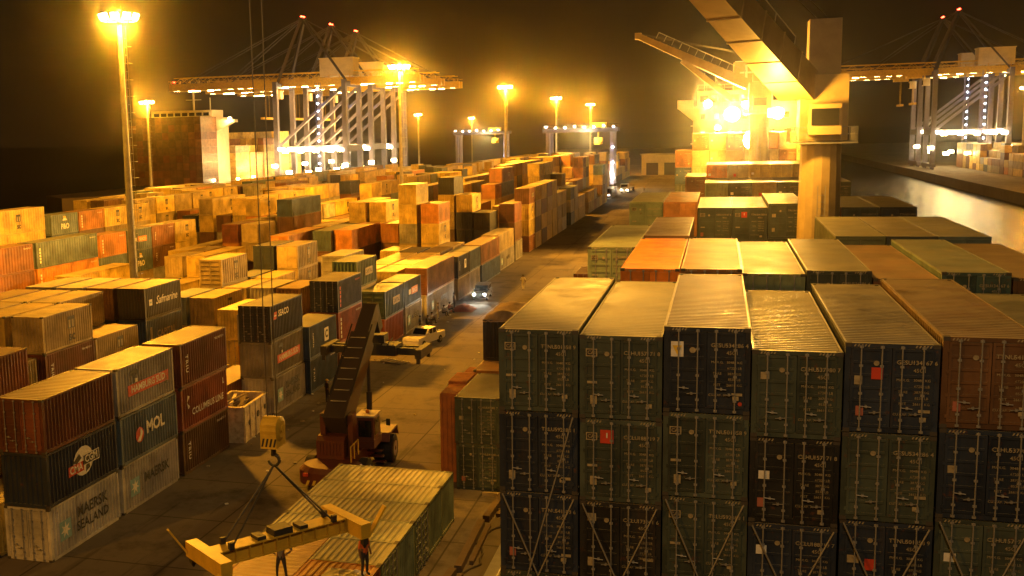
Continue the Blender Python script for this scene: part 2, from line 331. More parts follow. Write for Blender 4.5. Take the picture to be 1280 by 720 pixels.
# ------------------------------------------------------------------ mesh building
class MB:
    def __init__(s): s.v=[]; s.f=[]; s.mi=[]; s.k=0
    def face(s, idx, mi=None): s.f.append(tuple(idx)); s.mi.append(s.k if mi is None else mi)
    def pts(s, ps, T=None):
        o=len(s.v)
        for p in ps: s.v.append(tuple(T @ Vector(p)) if T is not None else tuple(p))
        return o
    def quad(s, a,b,c,d): o=s.pts((a,b,c,d)); s.face((o,o+1,o+2,o+3))
    def box(s, x0,y0,z0,x1,y1,z1, T=None):
        o=s.pts([(x,y,z) for z in (z0,z1) for y in (y0,y1) for x in (x0,x1)], T)
        for q in ((0,2,3,1),(4,5,7,6),(0,1,5,4),(2,6,7,3),(0,4,6,2),(1,3,7,5)): s.face([o+i for i in q])
    def cbox(s, c, d, T=None): s.box(c[0]-d[0]/2,c[1]-d[1]/2,c[2]-d[2]/2,c[0]+d[0]/2,c[1]+d[1]/2,c[2]+d[2]/2,T)
    def bar(s, a, b, w, h=None, w2=None, h2=None):
        """box beam from a to b, width w, depth h, tapering to w2, h2"""
        a=Vector(a); b=Vector(b); h=h or w; w2=w2 or w; h2=h2 or h
        d=(b-a).normalized(); up=Vector((0,0,1)) if abs(d.z)<.95 else Vector((0,1,0))
        r=d.cross(up).normalized(); u=r.cross(d)
        ps=[]
        for p,ww,hh in ((a,w,h),(b,w2,h2)):
            for sx,su in ((-1,-1),(1,-1),(1,1),(-1,1)): ps.append(p+r*sx*ww/2+u*su*hh/2)
        o=s.pts(ps)
        for q in ((0,1,2,3),(7,6,5,4),(0,4,5,1),(1,5,6,2),(2,6,7,3),(3,7,4,0)): s.face([o+i for i in q])
    def tube(s, a, b, r, r2=None, n=8):
        a=Vector(a); b=Vector(b); r2=r if r2 is None else r2
        d=(b-a).normalized(); up=Vector((0,0,1)) if abs(d.z)<.95 else Vector((0,1,0))
        x=d.cross(up).normalized(); y=x.cross(d)
        o=s.pts([p+(x*math.cos(t)+y*math.sin(t))*q for p,q in ((a,r),(b,r2)) for t in [2*math.pi*i/n for i in range(n)]])
        for i in range(n): j=(i+1)%n; s.face((o+i,o+j,o+n+j,o+n+i))
        s.face([o+i for i in range(n)][::-1]); s.face([o+n+i for i in range(n)])
    def lathe(s, prof, c=(0,0,0), axis='x', n=20):
        ps=[]
        for a,r in prof:
            for i in range(n):
                t=2*math.pi*i/n; u,v=r*math.cos(t),r*math.sin(t)
                ps.append({'x':(c[0]+a,c[1]+u,c[2]+v),'z':(c[0]+u,c[1]+v,c[2]+a),'y':(c[0]+u,c[1]+a,c[2]+v)}[axis])
        o=s.pts(ps)
        for k in range(len(prof)-1):
            for i in range(n): j=(i+1)%n; s.face((o+k*n+i,o+k*n+j,o+(k+1)*n+j,o+(k+1)*n+i))
        s.face([o+i for i in range(n)]); s.face([o+(len(prof)-1)*n+i for i in range(n)])
    def prism(s, pts2, z0, z1, plane='yz', T=None):
        """closed outline extruded; plane yz -> along x, xy -> along z"""
        n=len(pts2)
        P=[(t,a,b) if plane=='yz' else ((a,b,t) if plane=='xy' else (a,t,b)) for t in (z0,z1) for a,b in pts2]
        o=s.pts(P,T); s.face([o+i for i in range(n)]); s.face([o+n+i for i in range(n)][::-1])
        for i in range(n): j=(i+1)%n; s.face((o+i,o+n+i,o+n+j,o+j))
    def mesh(s, name, mats, smooth=False):
        me=bpy.data.meshes.new(name); me.from_pydata(s.v,[],s.f)
        for mt in (mats if isinstance(mats,(list,tuple)) else [mats]): me.materials.append(mt)
        me.polygons.foreach_set('material_index', s.mi)
        if smooth: me.polygons.foreach_set('use_smooth',[True]*len(s.f))
        me.validate(); me.update()
        bm=bmesh.new(); bm.from_mesh(me); bmesh.ops.recalc_face_normals(bm, faces=bm.faces); bm.to_mesh(me); bm.free()
        return me
def link(name, me, parent=None, loc=(0,0,0), rz=0):
    o=bpy.data.objects.new(name, me); COL.objects.link(o)
    o.location=loc; o.rotation_euler=(0,0,rz)
    if parent is not None: o.parent=parent
    return o
def part(mb, name, mats, parent, loc=(0,0,0), rz=0, smooth=False, label=None):
    o=link(name, mb.mesh(name, mats, smooth), parent, loc, rz)
    if label: o['label']=label
    return o
def empty(name, loc=(0,0,0), rz=0):
    o=bpy.data.objects.new(name, None); COL.objects.link(o); o.location=loc; o.rotation_euler=(0,0,rz); o.empty_display_size=.5
    return o
def tag(o, label, cat, group=None):
    o['label']=label; o['category']=cat
    if group: o['group']=group
    return o
def kids(o): return [c for c in bpy.data.objects if c.parent==o]
def copy_tree(o, parent=None):
    c=o.copy(); COL.objects.link(c)
    if parent is not None: c.parent=parent
    for ch in list(CHILD.get(o.name) or kids(o)): copy_tree(ch, c)
    return c
CHILD={}
def structure(o): o['kind']='structure'; return o
def light(kind, loc, power, col=(1,.385,.018), radius=.5, name='lamp_light', **k):
    l=bpy.data.lights.new(name, kind); l.energy=power; l.color=col
    if kind!='SUN': l.shadow_soft_size=radius
    for a,v in k.items(): setattr(l,a,v)
    o=bpy.data.objects.new(name, l); COL.objects.link(o); o.location=loc; return o
# ------------------------------------------------------------------ writing
_txt={}
def text_verts(body, size, bold=.0, shear=0, ax='CENTER', spacing=1.0):
    key=(body,size,bold,shear,ax,spacing)
    if key not in _txt:
        cu=bpy.data.curves.new('t','FONT'); cu.body=body; cu.size=size; cu.offset=bold*size; cu.shear=shear; cu.resolution_u=2
        cu.align_x=ax; cu.align_y='CENTER'; cu.space_character=spacing; cu.space_line=.82
        o=bpy.data.objects.new('t',cu); COL.objects.link(o)
        me=bpy.data.meshes.new_from_object(o)
        _txt[key]=([v.co.copy() for v in me.vertices],[tuple(p.vertices) for p in me.polygons])
        bpy.data.objects.remove(o); bpy.data.curves.remove(cu); bpy.data.meshes.remove(me)
    return _txt[key]
SIDE=Matrix(((0,0,1),(1,0,0),(0,1,0)))       # text x -> +Y, y -> +Z, faces +X
FRONT=Matrix(((1,0,0),(0,0,-1),(0,1,0)))     # text x -> +X, y -> +Z, faces -Y
def put_text(mb, body, size, basis, origin, mi=0, vertical=False, **k):
    vs,fs=text_verts(body,size,**k)
    o=len(mb.v); org=Vector(origin)
    for v in vs:
        q=Vector((v.y*-1,v.x*1,0)) if vertical=='up' else (Vector((v.y,-v.x,0)) if vertical else v)
        mb.v.append(tuple(org+basis@q))
    for f in fs: mb.f.append(tuple(o+i for i in f)); mb.mi.append(mi)
def put_poly(mb, pts, basis, origin, mi=0):
    o=len(mb.v); org=Vector(origin)
    for p in pts: mb.v.append(tuple(org+basis@Vector((p[0],p[1],p[2] if len(p)>2 else 0))))
    mb.f.append(tuple(o+i for i in range(len(pts)))); mb.mi.append(mi)
def rect(w,h,cx=0,cy=0,dz=0): return [(cx-w/2,cy-h/2,dz),(cx+w/2,cy-h/2,dz),(cx+w/2,cy+h/2,dz),(cx-w/2,cy+h/2,dz)]
def disc(r,cx=0,cy=0,dz=0,n=16,sy=1): return [(cx+r*math.cos(2*math.pi*i/n),cy+sy*r*math.sin(2*math.pi*i/n),dz) for i in range(n)]
def star(r,r2,n,cx=0,cy=0,dz=0): return [(cx+(r if i%2==0 else r2)*math.sin(math.pi*i/n),cy+(r if i%2==0 else r2)*math.cos(math.pi*i/n),dz) for i in range(2*n)]
XS=W/2+.006
_marks={}
def mark_mesh(kind, L, H):
    """list of (part name, mesh, label) for a livery, in the container's own coordinates"""
    key=(kind,L,round(H,2))
    if key in _marks: return _marks[key]
    out=[]
    h=H/2
    def done(name,mb,mats,label=None): out.append((name,mb.mesh(name,mats),label))
    if kind in ('MAERSK','SEALAND'):
        a=MB(); y0=-L*.30
        put_poly(a,rect(.95,.95),SIDE,(XS,y0,h-.10),0); put_poly(a,star(.42,.17,7,0,0,.004),SIDE,(XS,y0,h-.10),1)
        done('emblem',a,[M['lblue'],M['lwhite']],'pale blue square emblem with a white seven pointed star')
        a=MB()
        put_text(a,'MAERSK',.74,SIDE,(XS,L*.09,h+(.36 if kind=='SEALAND' else .06)),bold=.022)
        if kind=='SEALAND': put_text(a,'SEALAND',.66,SIDE,(XS,L*.09,h-.34),bold=.016)
        done('lettering',a,M['lblack'])
    elif kind=='CMA':
        a=MB(); o=(XS,-.1,h+.05)
        put_poly(a,disc(.85,.05,.12,0,18,.85),SIDE,o,0)
        put_poly(a,[(-.9,.2,.003),(-.3,.55,.003),(-.1,.3,.003),(-.5,.1,.003)],SIDE,o,1); put_poly(a,[(.2,-.5,.003),(.6,-.35,.003),(.5,0,.003),(.25,-.1,.003)],SIDE,o,1)
        put_poly(a,rect(1.3,.48,-.60,-.12,.006),SIDE,o,2); put_poly(a,rect(1.45,.54,.72,.12,.006),SIDE,o,0); put_poly(a,rect(1.35,.46,.72,.12,.008),SIDE,o,1)
        put_text(a,'CMA',.5,SIDE,(XS+.009,-.70,h-.07),0,bold=.02); put_text(a,'CGM',.5,SIDE,(XS+.011,.62,h+.17),0,bold=.02)
        done('emblem',a,[M['lwhite'],M['lblack'],M['lred']],'round white map emblem with red and white lettering')
    elif kind=='MOL':
        a=MB(); put_text(a,'MOL',.95,SIDE,(XS,.55,h+.12),bold=.035); done('lettering',a,M['lwhite'])
        a=MB(); o=(XS,-1.15,h-.05); put_poly(a,disc(.42,0,0),SIDE,o,0); put_poly(a,[(-.30,-.3,.004),(.05,-.36,.004),(.33,.1,.004),(.1,.34,.004),(.02,-.02,.004)],SIDE,o,1)
        done('emblem',a,[M['lred'],M['lwhite']],'round red and white emblem')
    elif kind=='SUD':
        a=MB(); put_poly(a,[(-2.1,-.30),(2.25,-.30),(2.25,.30),(-2.1,.30)],SIDE,(XS,.15,h-.1),0); done('banner',a,M['lred'],'red banner along the side')
        a=MB(); put_text(a,'HAMBURG SÜD',.52,SIDE,(XS+.004,.2,h-.1),bold=.022); done('lettering',a,M['lwhite'])
        a=MB(); o=(XS,-1.25,h+.62); put_poly(a,[(-.12,-.35),(.1,-.35),(.06,.05),(-.06,.05)],SIDE,o,0)
        for q in (-.28,-.1,.1,.26): put_poly(a,disc(.15,q,.16+.1*math.cos(q*6),.003,9),SIDE,o,0)
        put_poly(a,rect(.22,.20,.2,-.28,.004),SIDE,o,1); put_poly(a,rect(.34,.42,3.35,-.95),SIDE,o,0)
        done('emblem',a,[M['lblack'],M['lwhite']],'small dark palm shaped emblem')
    elif kind=='COLUMBUS':
        a=MB(); put_text(a,'COLUMBUS LINE',.56,SIDE,(XS,.35,h-.35),bold=.018); done('lettering',a,M['lwhite'])
        a=MB(); o=(XS,-2.35,h+.35)
        for s in (-1,1): put_poly(a,[(0,0),(.34,s*.30),(.12,s*.42)],SIDE,o,0); put_poly(a,[(0,0),(-.30,s*.32),(-.10,s*.10)],SIDE,o,0)
        put_text(a,'L',.5,SIDE,(XS,2.5,h+.6),bold=.02); done('emblem',a,M['lwhite'])
    elif kind=='SEACO':
        a=MB(); put_text(a,'SEACO',.62,SIDE,(XS,-.62,h+.55),bold=.03); done('lettering',a,M['lwhite'])
        a=MB(); put_poly(a,[(-.3,-.26),(.2,-.26),(.32,.26),(-.18,.26)],SIDE,(XS,-2.15,h+.5),0); put_poly(a,rect(.4,.08,0,0,.004),SIDE,(XS,-2.15,h+.5),1)
        done('emblem',a,[M['lred'],M['lwhite']],'small red and white emblem')
    elif kind=='MSC':
        a=MB(); o=(XS,L*.06,h+.10)
        put_poly(a,rect(.86,.86,0,.32),SIDE,o,0)
        for q in (-.20,.20): put_poly(a,rect(.22,.55,q,.22,.004),SIDE,o,1)
        put_text(a,'sc',.95,SIDE,(XS,L*.06+.02,h-.58),0,bold=.03); done('emblem',a,[M['lblack'],M['ltan']],'black square emblem over two letters')
    elif kind=='SAF':
        a=MB(); put_text(a,'Safmarine',.92,SIDE,(XS,.55,h+.08),bold=.012,shear=.35); done('lettering',a,M['lwhite'])
        a=MB(); put_poly(a,rect(.5,.5),SIDE,(XS,-2.1,h+.05),0); put_poly(a,rect(.3,.12,0,0,.004),SIDE,(XS,-2.1,h+.05),1); done('emblem',a,[M['lwhite'],M['lblue']])
    elif kind=='PO':
        a=MB(); put_text(a,'P&O',.95,SIDE,(XS,0,h-.35),bold=.045); done('lettering',a,M['lwhite'])
        a=MB(); o=(XS,0,h+.42); put_poly(a,[(-.55,0),(.55,0),(.30,.30),(.1,.34),(-.2,.34),(-.4,.2)],SIDE,o,0); put_poly(a,[(-.35,.4),(.35,.34),(.2,.56),(-.3,.6)],SIDE,o,1)
        done('emblem',a,[M['lwhite'],M['lyellow']],'small flag emblem above the letters')
    elif kind=='CAPITAL':
        a=MB(); put_text(a,'CAPITAL',.34,FRONT,(-.30,-L/2-.012,.62),bold=.025); done('lettering',a,M['lwhite'])
    elif kind in ('TANLABEL','ORANGELABEL'):
        a=MB(); o=(XS,.6,h+.05); put_poly(a,rect(2.3,.72),SIDE,o,0)
        if kind=='ORANGELABEL':
            put_text(a,'SEACO',.55,SIDE,(XS+.004,.7,h+.02),1,bold=.02); put_poly(a,rect(.8,.5,-1.75,0),SIDE,o,1)
        else: put_text(a,'CAPITAL',.50,SIDE,(XS+.004,.6,h+.02),1,bold=.02)
        done('banner',a,[M['lorange'] if kind=='ORANGELABEL' else M['ltan'], M['lwhite'] if kind=='ORANGELABEL' else M['lblack']], 'orange name panel' if kind=='ORANGELABEL' else 'tan name panel')
    elif kind=='BLOCK':
        a=MB(); put_text(a,'CAPITAL',.8,SIDE,(XS,.3,h-.1),bold=.03); put_poly(a,rect(.35,1.3),SIDE,(XS,-2.2,h),0); done('lettering',a,M['ltan'])
    elif kind in ('VCODE','VSTRIPE','VRED'):
        a=MB()
        if kind=='VCODE': put_text(a,'TRIU',.42,SIDE,(XS,-L/2+.75,h+.05),0,vertical=True,bold=.02,spacing=1.25)
        else:
            for z in (-.75,-.4,-.05,.3,.65): put_poly(a,rect(.26,.26),SIDE,(XS,-L/2+.62,h+z),0)
        put_text(a,'TRIU 402715 9',.20,SIDE,(XS,L/2-1.0,H-.45),0,bold=.01); done('lettering',a,M['lred'] if kind=='VRED' else M['lwhite'])
    elif kind in ('CSQ','PSQ'):
        a=MB(); put_poly(a,rect(.95,1.05),SIDE,(XS,.7,h+.1),0); put_text(a,'C' if kind=='CSQ' else 'P',.85,SIDE,(XS+.004,.7,h+.1),1,bold=.05); done('emblem',a,[M['lwhite'],M['lblack']],'white square emblem with a dark letter')
        a=MB(); put_text(a,'CAPITAL',.30,SIDE,(XS,-L/2+.8,h+.1),0,vertical=True,bold=.02); done('lettering',a,M['lwhite'])
    elif kind=='DOORLABELS':
        a=MB(); yf=-L/2-.03
        for x in (-.75,-.1,.5,.85): put_poly(a,rect(.34,.3),FRONT,(x,yf,h-.35+.2*math.sin(x*9)),0)
        done('placard',a,M['lwhite'])
    elif kind.startswith('CODE'):
        kind,_,vv=kind.partition('#'); vr=random.Random(int(vv or 0)*7+3); jx=lambda q=.05: vr.uniform(-q,q)
        a=MB(); yf=-L/2-.036; kk={'CODEP':'TRLU 660739 2','CODEP2':'CCLU 173041 6','CODE_CAI':'CCLU 480452 1','CODE_RED':'TRLU 664170 2','CODE_TRI':'INBU 319048 8'}.get(kind)
        pre,num,chk=kk.split()
        if vv not in ('','0'): pre=vr.choice(['TRLU','CCLU','CLHU','INBU','GESU','TTNU']); num='%06d'%vr.randint(100000,999999); chk=str(vr.randint(0,9))
        put_text(a,pre,.17,FRONT,(.32,yf,H-.52),0,bold=.01); put_text(a,num+' '+chk,.17,FRONT,(.84,yf,H-.52),0,bold=.01); put_text(a,'45G1',.15,FRONT,(.72,yf,H-.74),0,bold=.01)
        for r,(p,q) in enumerate((('MAX.G.','30480 KG'),('','67200 LB'),('TARE','3870 KG'),('','8530 LB'),('NET','26610 KG'))):
            z=H-1.02-.17*r
            if p: put_text(a,p,.105,FRONT,(.30,yf,z),0)
            put_text(a,q,.105,FRONT,(.78,yf,z),0)
        put_text(a,'CU.CAP. 76.4',.10,FRONT,(.35,yf,.58),0); done('lettering',a,M['ltan'])
        PM=[M['ltan'],M['lblack'],M['lred'],M['lwhite'],M['lyellow'],M['pinkcloth']]
        def pl(*polys, name='placard'):
            b=MB()
            for pts,dy,mi in polys: put_poly(b,pts,FRONT,(0,yf-dy,0),mi)
            done(name,b,PM)
        if kind in ('CODE_CAI','CODE_RED'):
            b=MB(); put_poly(b,rect(.34,.24,-.86,H-.53),FRONT,(0,yf,0),0); put_poly(b,rect(.28,.18,-.86,H-.53,.003),FRONT,(0,yf,0),1); put_text(b,'CAI',.15,FRONT,(-.86,yf-.006,H-.53),0,bold=.02); done('owner_badge',b,PM)
            pl((rect(.30,.08,-.84,H-1.45),0,0))
        if kind!='CODE_TRI': pl((disc(.075,-.40,H-.56),0,0),name='round_sticker')
        if kind=='CODE_RED': pl((rect(.40,.42,-.40,H-.52),.004,2),(rect(.04,.16,-.40,H-.48,.003),.004,3))
        if kind=='CODE_TRI':
            pl((rect(.36,.46,-.84,H-.66),0,3),([(-.98,H-.55,.003),(-.70,H-.55,.003),(-.84,H-.84,.003)],0,4))
            pl((disc(.09,-.40,H-.68),0,0),name='round_sticker'); pl((rect(.30,.08,.86,.62),0,0)); pl((disc(.06,.95,.34),0,2),name='round_sticker')
        if kind in ('CODEP','CODEP2'):
            if vr.random()<.6: pl((rect(.26+jx(),.26+jx(),-.86+jx(),(H-.95 if kind=='CODEP' else H-.55)+jx(.25)),0,vr.choice([0,0,4,3])))
            if vr.random()<.7: pl((rect(.30,.09,.86,.70+jx(.2)),0,0))
            if vr.random()<.3: pl((rect(.3,.34,-.42+jx(),H-1.0+jx(.3)),0,vr.choice([0,2,4])))
        if vr.random()<.6: pl((rect(.20,.28,-.84+jx(),.62+jx(.1)),0,vr.choice([0,5,0])))
        if vr.random()<.7: pl((rect(.17,.13,.80+jx(),.48+jx()),0,0))
    _marks[key]=out
    return out

# ------------------------------------------------------------------ shipping container
_cont={}
def corr(L0, L1, pitch, depth):
    n=max(2,round((L1-L0)/pitch)); p=(L1-L0)/n; out=[(L0,0.0)]
    for i in range(n):
        a=L0+i*p; out+=[(a+.22*p,0),(a+.42*p,-depth),(a+.78*p,-depth),(a+p*.98,0)] if i<n-1 else [(a+.22*p,0),(a+.42*p,-depth),(a+.78*p,-depth),(a+p,0)]
    return out
def container_mesh(L,H,doors,lod,mat,opentop=False):
    key=(L,round(H,3),doors,lod,mat,opentop)
    if key in _cont: return _cont[key]
    mb=MB(); w=W/2; l=L/2; P=.15; br=.17; tr=.10
    # posts, rails
    for sx in (-1,1):
        for sy in (-1,1):
            mb.box(min(sx*w,sx*(w-P)),min(sy*l,sy*(l-P)),.0,max(sx*w,sx*(w-P)),max(sy*l,sy*(l-P)),H)
        mb.box(min(sx*w,sx*(w-.06)),-l+P,.02,max(sx*w,sx*(w-.06)),l-P,br)
        mb.box(min(sx*w,sx*(w-.06)),-l+P,H-tr,max(sx*w,sx*(w-.06)),l-P,H-.005)
    for sy in (-1,1):
        mb.box(-w+P,min(sy*l,sy*(l-.12)),.02,w-P,max(sy*l,sy*(l-.12)),br); mb.box(-w+P,min(sy*l,sy*(l-.12)),H-.13,w-P,max(sy*l,sy*(l-.12)),H-.005)
    # corrugated walls
    pitch={0:.28,1:.50,2:.95}[lod]; dep={0:.04,1:.06,2:.05}[lod]
    for sx in (-1,1):
        pr=corr(-l+P,l-P,pitch,dep); o=len(mb.v)
        for y,dx in pr:
            x=sx*(w-.012+dx); mb.v.append((x,y,br)); mb.v.append((x,y,H-tr))
        for i in range(len(pr)-1): mb.face((o+2*i,o+2*i+2,o+2*i+3,o+2*i+1))
    for sy in (-1,1):
        if sy==-1 and doors: continue
        pr=corr(-w+P,w-P,.27 if lod==0 else .36,.045); o=len(mb.v)
        for x,dy in pr:
            y=sy*(l-.02+dy); mb.v.append((x,y,br)); mb.v.append((x,y,H-.13))
        for i in range(len(pr)-1): mb.face((o+2*i,o+2*i+2,o+2*i+3,o+2*i+1))
    if doors: mb.quad((-w+P,-l+.09,br),(w-P,-l+.09,br),(w-P,-l+.09,H-.13),(-w+P,-l+.09,H-.13))
    # roof
    if not opentop:
        n=round((L-2*.12)/(.28 if lod==0 else .6)); p=(L-.24)/n; o=len(mb.v); prf=[]
        for i in range(n):
            a=-l+.12+i*p; prf+=[(a,0),(a+.3*p,0),(a+.45*p,-.022),(a+.85*p,-.022)]
        prf.append((l-.12,0))
        for y,dz in prf: mb.v.append((-w+.05,y,H-.012+dz)); mb.v.append((w-.05,y,H-.012+dz))
        for i in range(len(prf)-1): mb.face((o+2*i,o+2*i+1,o+2*i+3,o+2*i+2))
    mb.quad((-w+.05,-l+.1,.14),(w-.05,-l+.1,.14),(w-.05,l-.1,.14),(-w+.05,l-.1,.14))
    me=mb.mesh('shipping_container',M[mat]); _cont[key]=me
    return me
def door_mesh(side,L,H,lod,dark):
    key=('door',side,L,round(H,3),lod,dark)
    if key in _cont: return _cont[key]
    mb=MB(); l=L/2; x0,x1=(-W/2+.155,-.012) if side<0 else (.012,W/2-.155); z0,z1=.18,H-.14; y=-l
    mb.box(x0,y,z0,x1,y+.045,z1)
    # rim and horizontal pressings standing proud
    for a,b,c,d in ((x0,x0+.07,z0,z1),(x1-.07,x1,z0,z1)): mb.box(a,y-.022,c,b,y,d)
    nr=6 if lod==0 else 5
    for k in range(nr+1):
        zc=z0+.04+(z1-z0-.08)*k/nr; mb.box(x0+.07,y-.030,zc-.038,x1-.07,y,zc+.038)
    if lod==0:
        for z in (.35,.95,1.6,2.2):
            xs=x0-.05 if side<0 else x1-.03
            mb.box(xs,y-.03,z-.05,xs+.08,y-.0221,z+.05)
    me=mb.mesh('door',M['paint']); _cont[key]=me
    return me
def bar_mesh(x,L,H,hd):
    key=('bar',round(x,3),L,round(H,3),hd)
    if key in _cont: return _cont[key]
    mb=MB(); y=-L/2-.055
    mb.tube((x,y,.06),(x,y,H-.05),.021,n=6)
    for z in (.10,.42,1.15,1.95,H-.10): mb.box(x-.05,y-.01,z-.035,x+.05,y+.033,z+.035)
    hz=.78 if hd==1 else .62
    mb.tube((x,y-.02,hz),(x+hd*.30,y-.03,hz-.02),.014,n=5); mb.box(x+hd*.16-.03,y-.03,hz-.045,x+hd*.16+.03,y+.03,hz+.03)
    me=mb.mesh('locking_bar',M['bar']); _cont[key]=me
    return me
def cast_mesh():
    if 'cast' not in _cont:
        mb=MB(); mb.cbox((0,0,0),(.182,.182,.118)); me=mb.mesh('corner_casting',M['casting']); _cont['cast']=me
    return _cont['cast']
def stripe_mesh(L,H):
    key=('stripe',L,round(H,2))
    if key not in _cont:
        mb=MB(); y=-L/2-.004
        for x0 in (-1.0,.58):
            for k in range(5): put_poly(mb,[(x0+k*.09,H-.10),(x0+k*.09+.04,H-.10),(x0+k*.09+.075,H-.03),(x0+k*.09+.035,H-.03)],FRONT,(0,y,0),0)
        _cont[key]=mb.mesh('height_stripes',M['ltan'])
    return _cont[key]
ORD=['','first','second','third','fourth','fifth','sixth','seventh','eighth','ninth','tenth','eleventh','twelfth','thirteenth','fourteenth','fifteenth','sixteenth','seventeenth','eighteenth','nineteenth','twentieth']
def ordw(n):
    if n<=20: return ORD[n]
    t={2:'twenty',3:'thirty',4:'forty',5:'fifty'}[n//10]
    return t+'-'+ORD[n%10] if n%10 else {20:'twentieth',30:'thirtieth',40:'fortieth',50:'fiftieth'}[n]
MARKWORD={'SEALAND':'with MAERSK SEALAND lettering','MAERSK':'with MAERSK lettering','CMA':'with round map emblem','MOL':'with MOL lettering','SUD':'with HAMBURG SÜD banner',
 'COLUMBUS':'with COLUMBUS LINE lettering','SEACO':'with SEACO lettering','MSC':'with square black emblem','SAF':'with slanted script lettering','PO':'with P&O lettering','CAPITAL':'with CAPITAL lettering',
 'TANLABEL':'with tan name panel','ORANGELABEL':'with orange name panel','BLOCK':'with pale block lettering','VCODE':'with upright white code','VSTRIPE':'with white stripe','VRED':'with red stripe','CSQ':'with C emblem','PSQ':'with white P emblem','DOORLABELS':'with white door labels'}
def label_for(d):
    col=d['col']; top=d['tier']==d['of'] if d['area']!='ship' else d['tier']==1
    size='forty-foot' if d['L']>8 else 'twenty-foot'
    mk=[MARKWORD[k] for k in d.get('marks',[]) if k in MARKWORD]
    if d['area']=='apron':
        return col+' container lying crosswise on the apron, '+('%s from the far end of its row'%ordw(d['k']+1))
    if d.get('lab'): return d['lab']
    if d['area']=='ship':
        t={1:'top',2:'second down',3:'third down',4:'fourth down',5:'fifth down',6:'sixth down'}[d['tier']]
        return '%s container on the ship, %s of the %s column from port, %s deck bay'%(col,t,ordw(d['coln']+1),ordw(d['bayn']))
    if d['area']=='berth': return '%s container on the far-left ship, %s tier, %s column from its right, %s bay'%(col,ordw(d['tier']),ordw(1+round((-169.6-d['x'])/2.5)),ordw([337,364,377,390,404,417].index(d['y'])+1))
    if d['area']=='across': return '%s container across the basin, %s of %s stack, %s row from the water'%(col,{1:'bottom',2:'second tier',3:'third tier',4:'fourth tier'}[d['tier']],ordw(d['stk']),ordw(d['row']))
    t='top' if top else {1:'bottom',2:'second tier',3:'third tier',4:'fourth tier'}[d['tier']]
    if mk and d['y']<75 and d['x']>-45: return '%s container %s, %s of %s stack, %s row from road'%(col,mk[0],t,ordw(d['stk']),ordw(d['row']))
    return '%s %s container, %s of %s stack in the %s row from the road'%(col,size,t,ordw(d['stk']),ordw(d['row']))
# rows counted from the road, stacks counted from the camera
_rows=[]
for d in CT:
    if d['area']=='yard':
        for r in _rows:
            if abs(r-d['x'])<1.0: break
        else: _rows.append(d['x'])
_rows.sort(reverse=True)
for d in CT:
    if d['area']=='yard': d['row']=min(range(len(_rows)), key=lambda k:abs(_rows[k]-d['x']))+1
for r in range(1,len(_rows)+1):
    ys=[]
    for d in sorted((d for d in CT if d.get('row')==r), key=lambda d:d['y']):
        if not ys or d['y']-ys[-1]>1.5: ys.append(d['y'])
        d['stk']=len(ys)
_ar=sorted({round(d['x']/2.9) for d in CT if d['area']=='across'})
for r in _ar:
    ys=[]
    for d in sorted((d for d in CT if d['area']=='across' and round(d['x']/2.9)==r), key=lambda d:d['y']):
        if not ys or d['y']-ys[-1]>1.5: ys.append(d['y'])
        d['stk']=len(ys); d['row']=_ar.index(r)+1
_bays=sorted({d['bay'] for d in CT if d['area']=='ship'})
for d in CT:
    if d['area']=='ship': d['bayn']=_bays.index(d['bay'])+1
def build_container(d):
    L,H=d['L'],d['H']; near=(d['area'] in ('apron','quay')) or (d['area']=='ship' and d['y']<60) or (d['area']=='yard' and d['y']<84)
    lod=0 if near else (1 if d['y']<190 else 2)
    doors=bool(d.get('doors'))
    mat={'pale':'paint_pale','faded':'paint_faded','clean':'paint_clean'}.get(d.get('roof'),'paint')
    if d['col'] in ('amber','orange','violet grey') and d['area']=='ship': mat='paint_clean'
    o=link('shipping_container', container_mesh(L,H,doors,lod,mat,d.get('opentop',False)))
    o.location=(d['x']-W/2, d['y']+L/2, d['z']); o.rotation_euler=(0,0,R(d.get('rot',0)))
    if d.get('rot'): o.location=(d['x'],d['y'],d['z'])
    c=(*PAINT[d.get('col2') or d['col']],1); o.color=c
    tag(o,label_for(d),'container','stacked shipping containers')
    if doors:
        for s in (-1,1):
            dr=link('door', door_mesh(s,L,H,lod,0), o); dr.color=c
            if lod==0:
                for x,hd in (((-.80,1),(-.26,-1)) if s<0 else ((.26,1),(.80,-1))): link('locking_bar', bar_mesh(x,L,H,hd), dr)
    if near and (d['area']!='yard' or d['y']<70):
        for sx in (-1,1):
            for sy in (-1,1):
                for z in (.062,H-.056): link('corner_casting', cast_mesh(), o, (sx*(W/2-.085),sy*(L/2-.085),z))
    if d['area']=='ship' and d['y']<60: link('height_stripes', stripe_mesh(L,H), o)
    for k in d.get('marks',[]):
        if d['y']>215: continue
        for nm,me,lb in mark_mesh(k+('#%d'%(d['i']%9) if k.startswith('CODE') else ''),L,H):
            p=link(nm,me,o)
            if lb: p['label']=lb
    return o
# ------------------------------------------------------------------ setting
def slab(name, x0,y0,x1,y1, zt, zb, mat):
    mb=MB(); mb.box(x0,y0,zb,x1,y1,zt); return structure(part(mb,name,mat,None))
slab('quay', -166.5,-120,-8.9,1200, 0,-7, M['ground'])
slab('quay_across_basin', 78,150,420,1200, 0,-7, M['ground'])
mb=MB(); mb.quad((-6000,-3000,-3.2),(6000,-3000,-3.2),(6000,9000,-3.2),(-6000,9000,-3.2)); structure(part(mb,'water',M['water'],None))
mb=MB(); mb.box(-9.55,-120,0,-8.88,1200,.16); structure(part(mb,'quay_kerb',M['galv'],None))

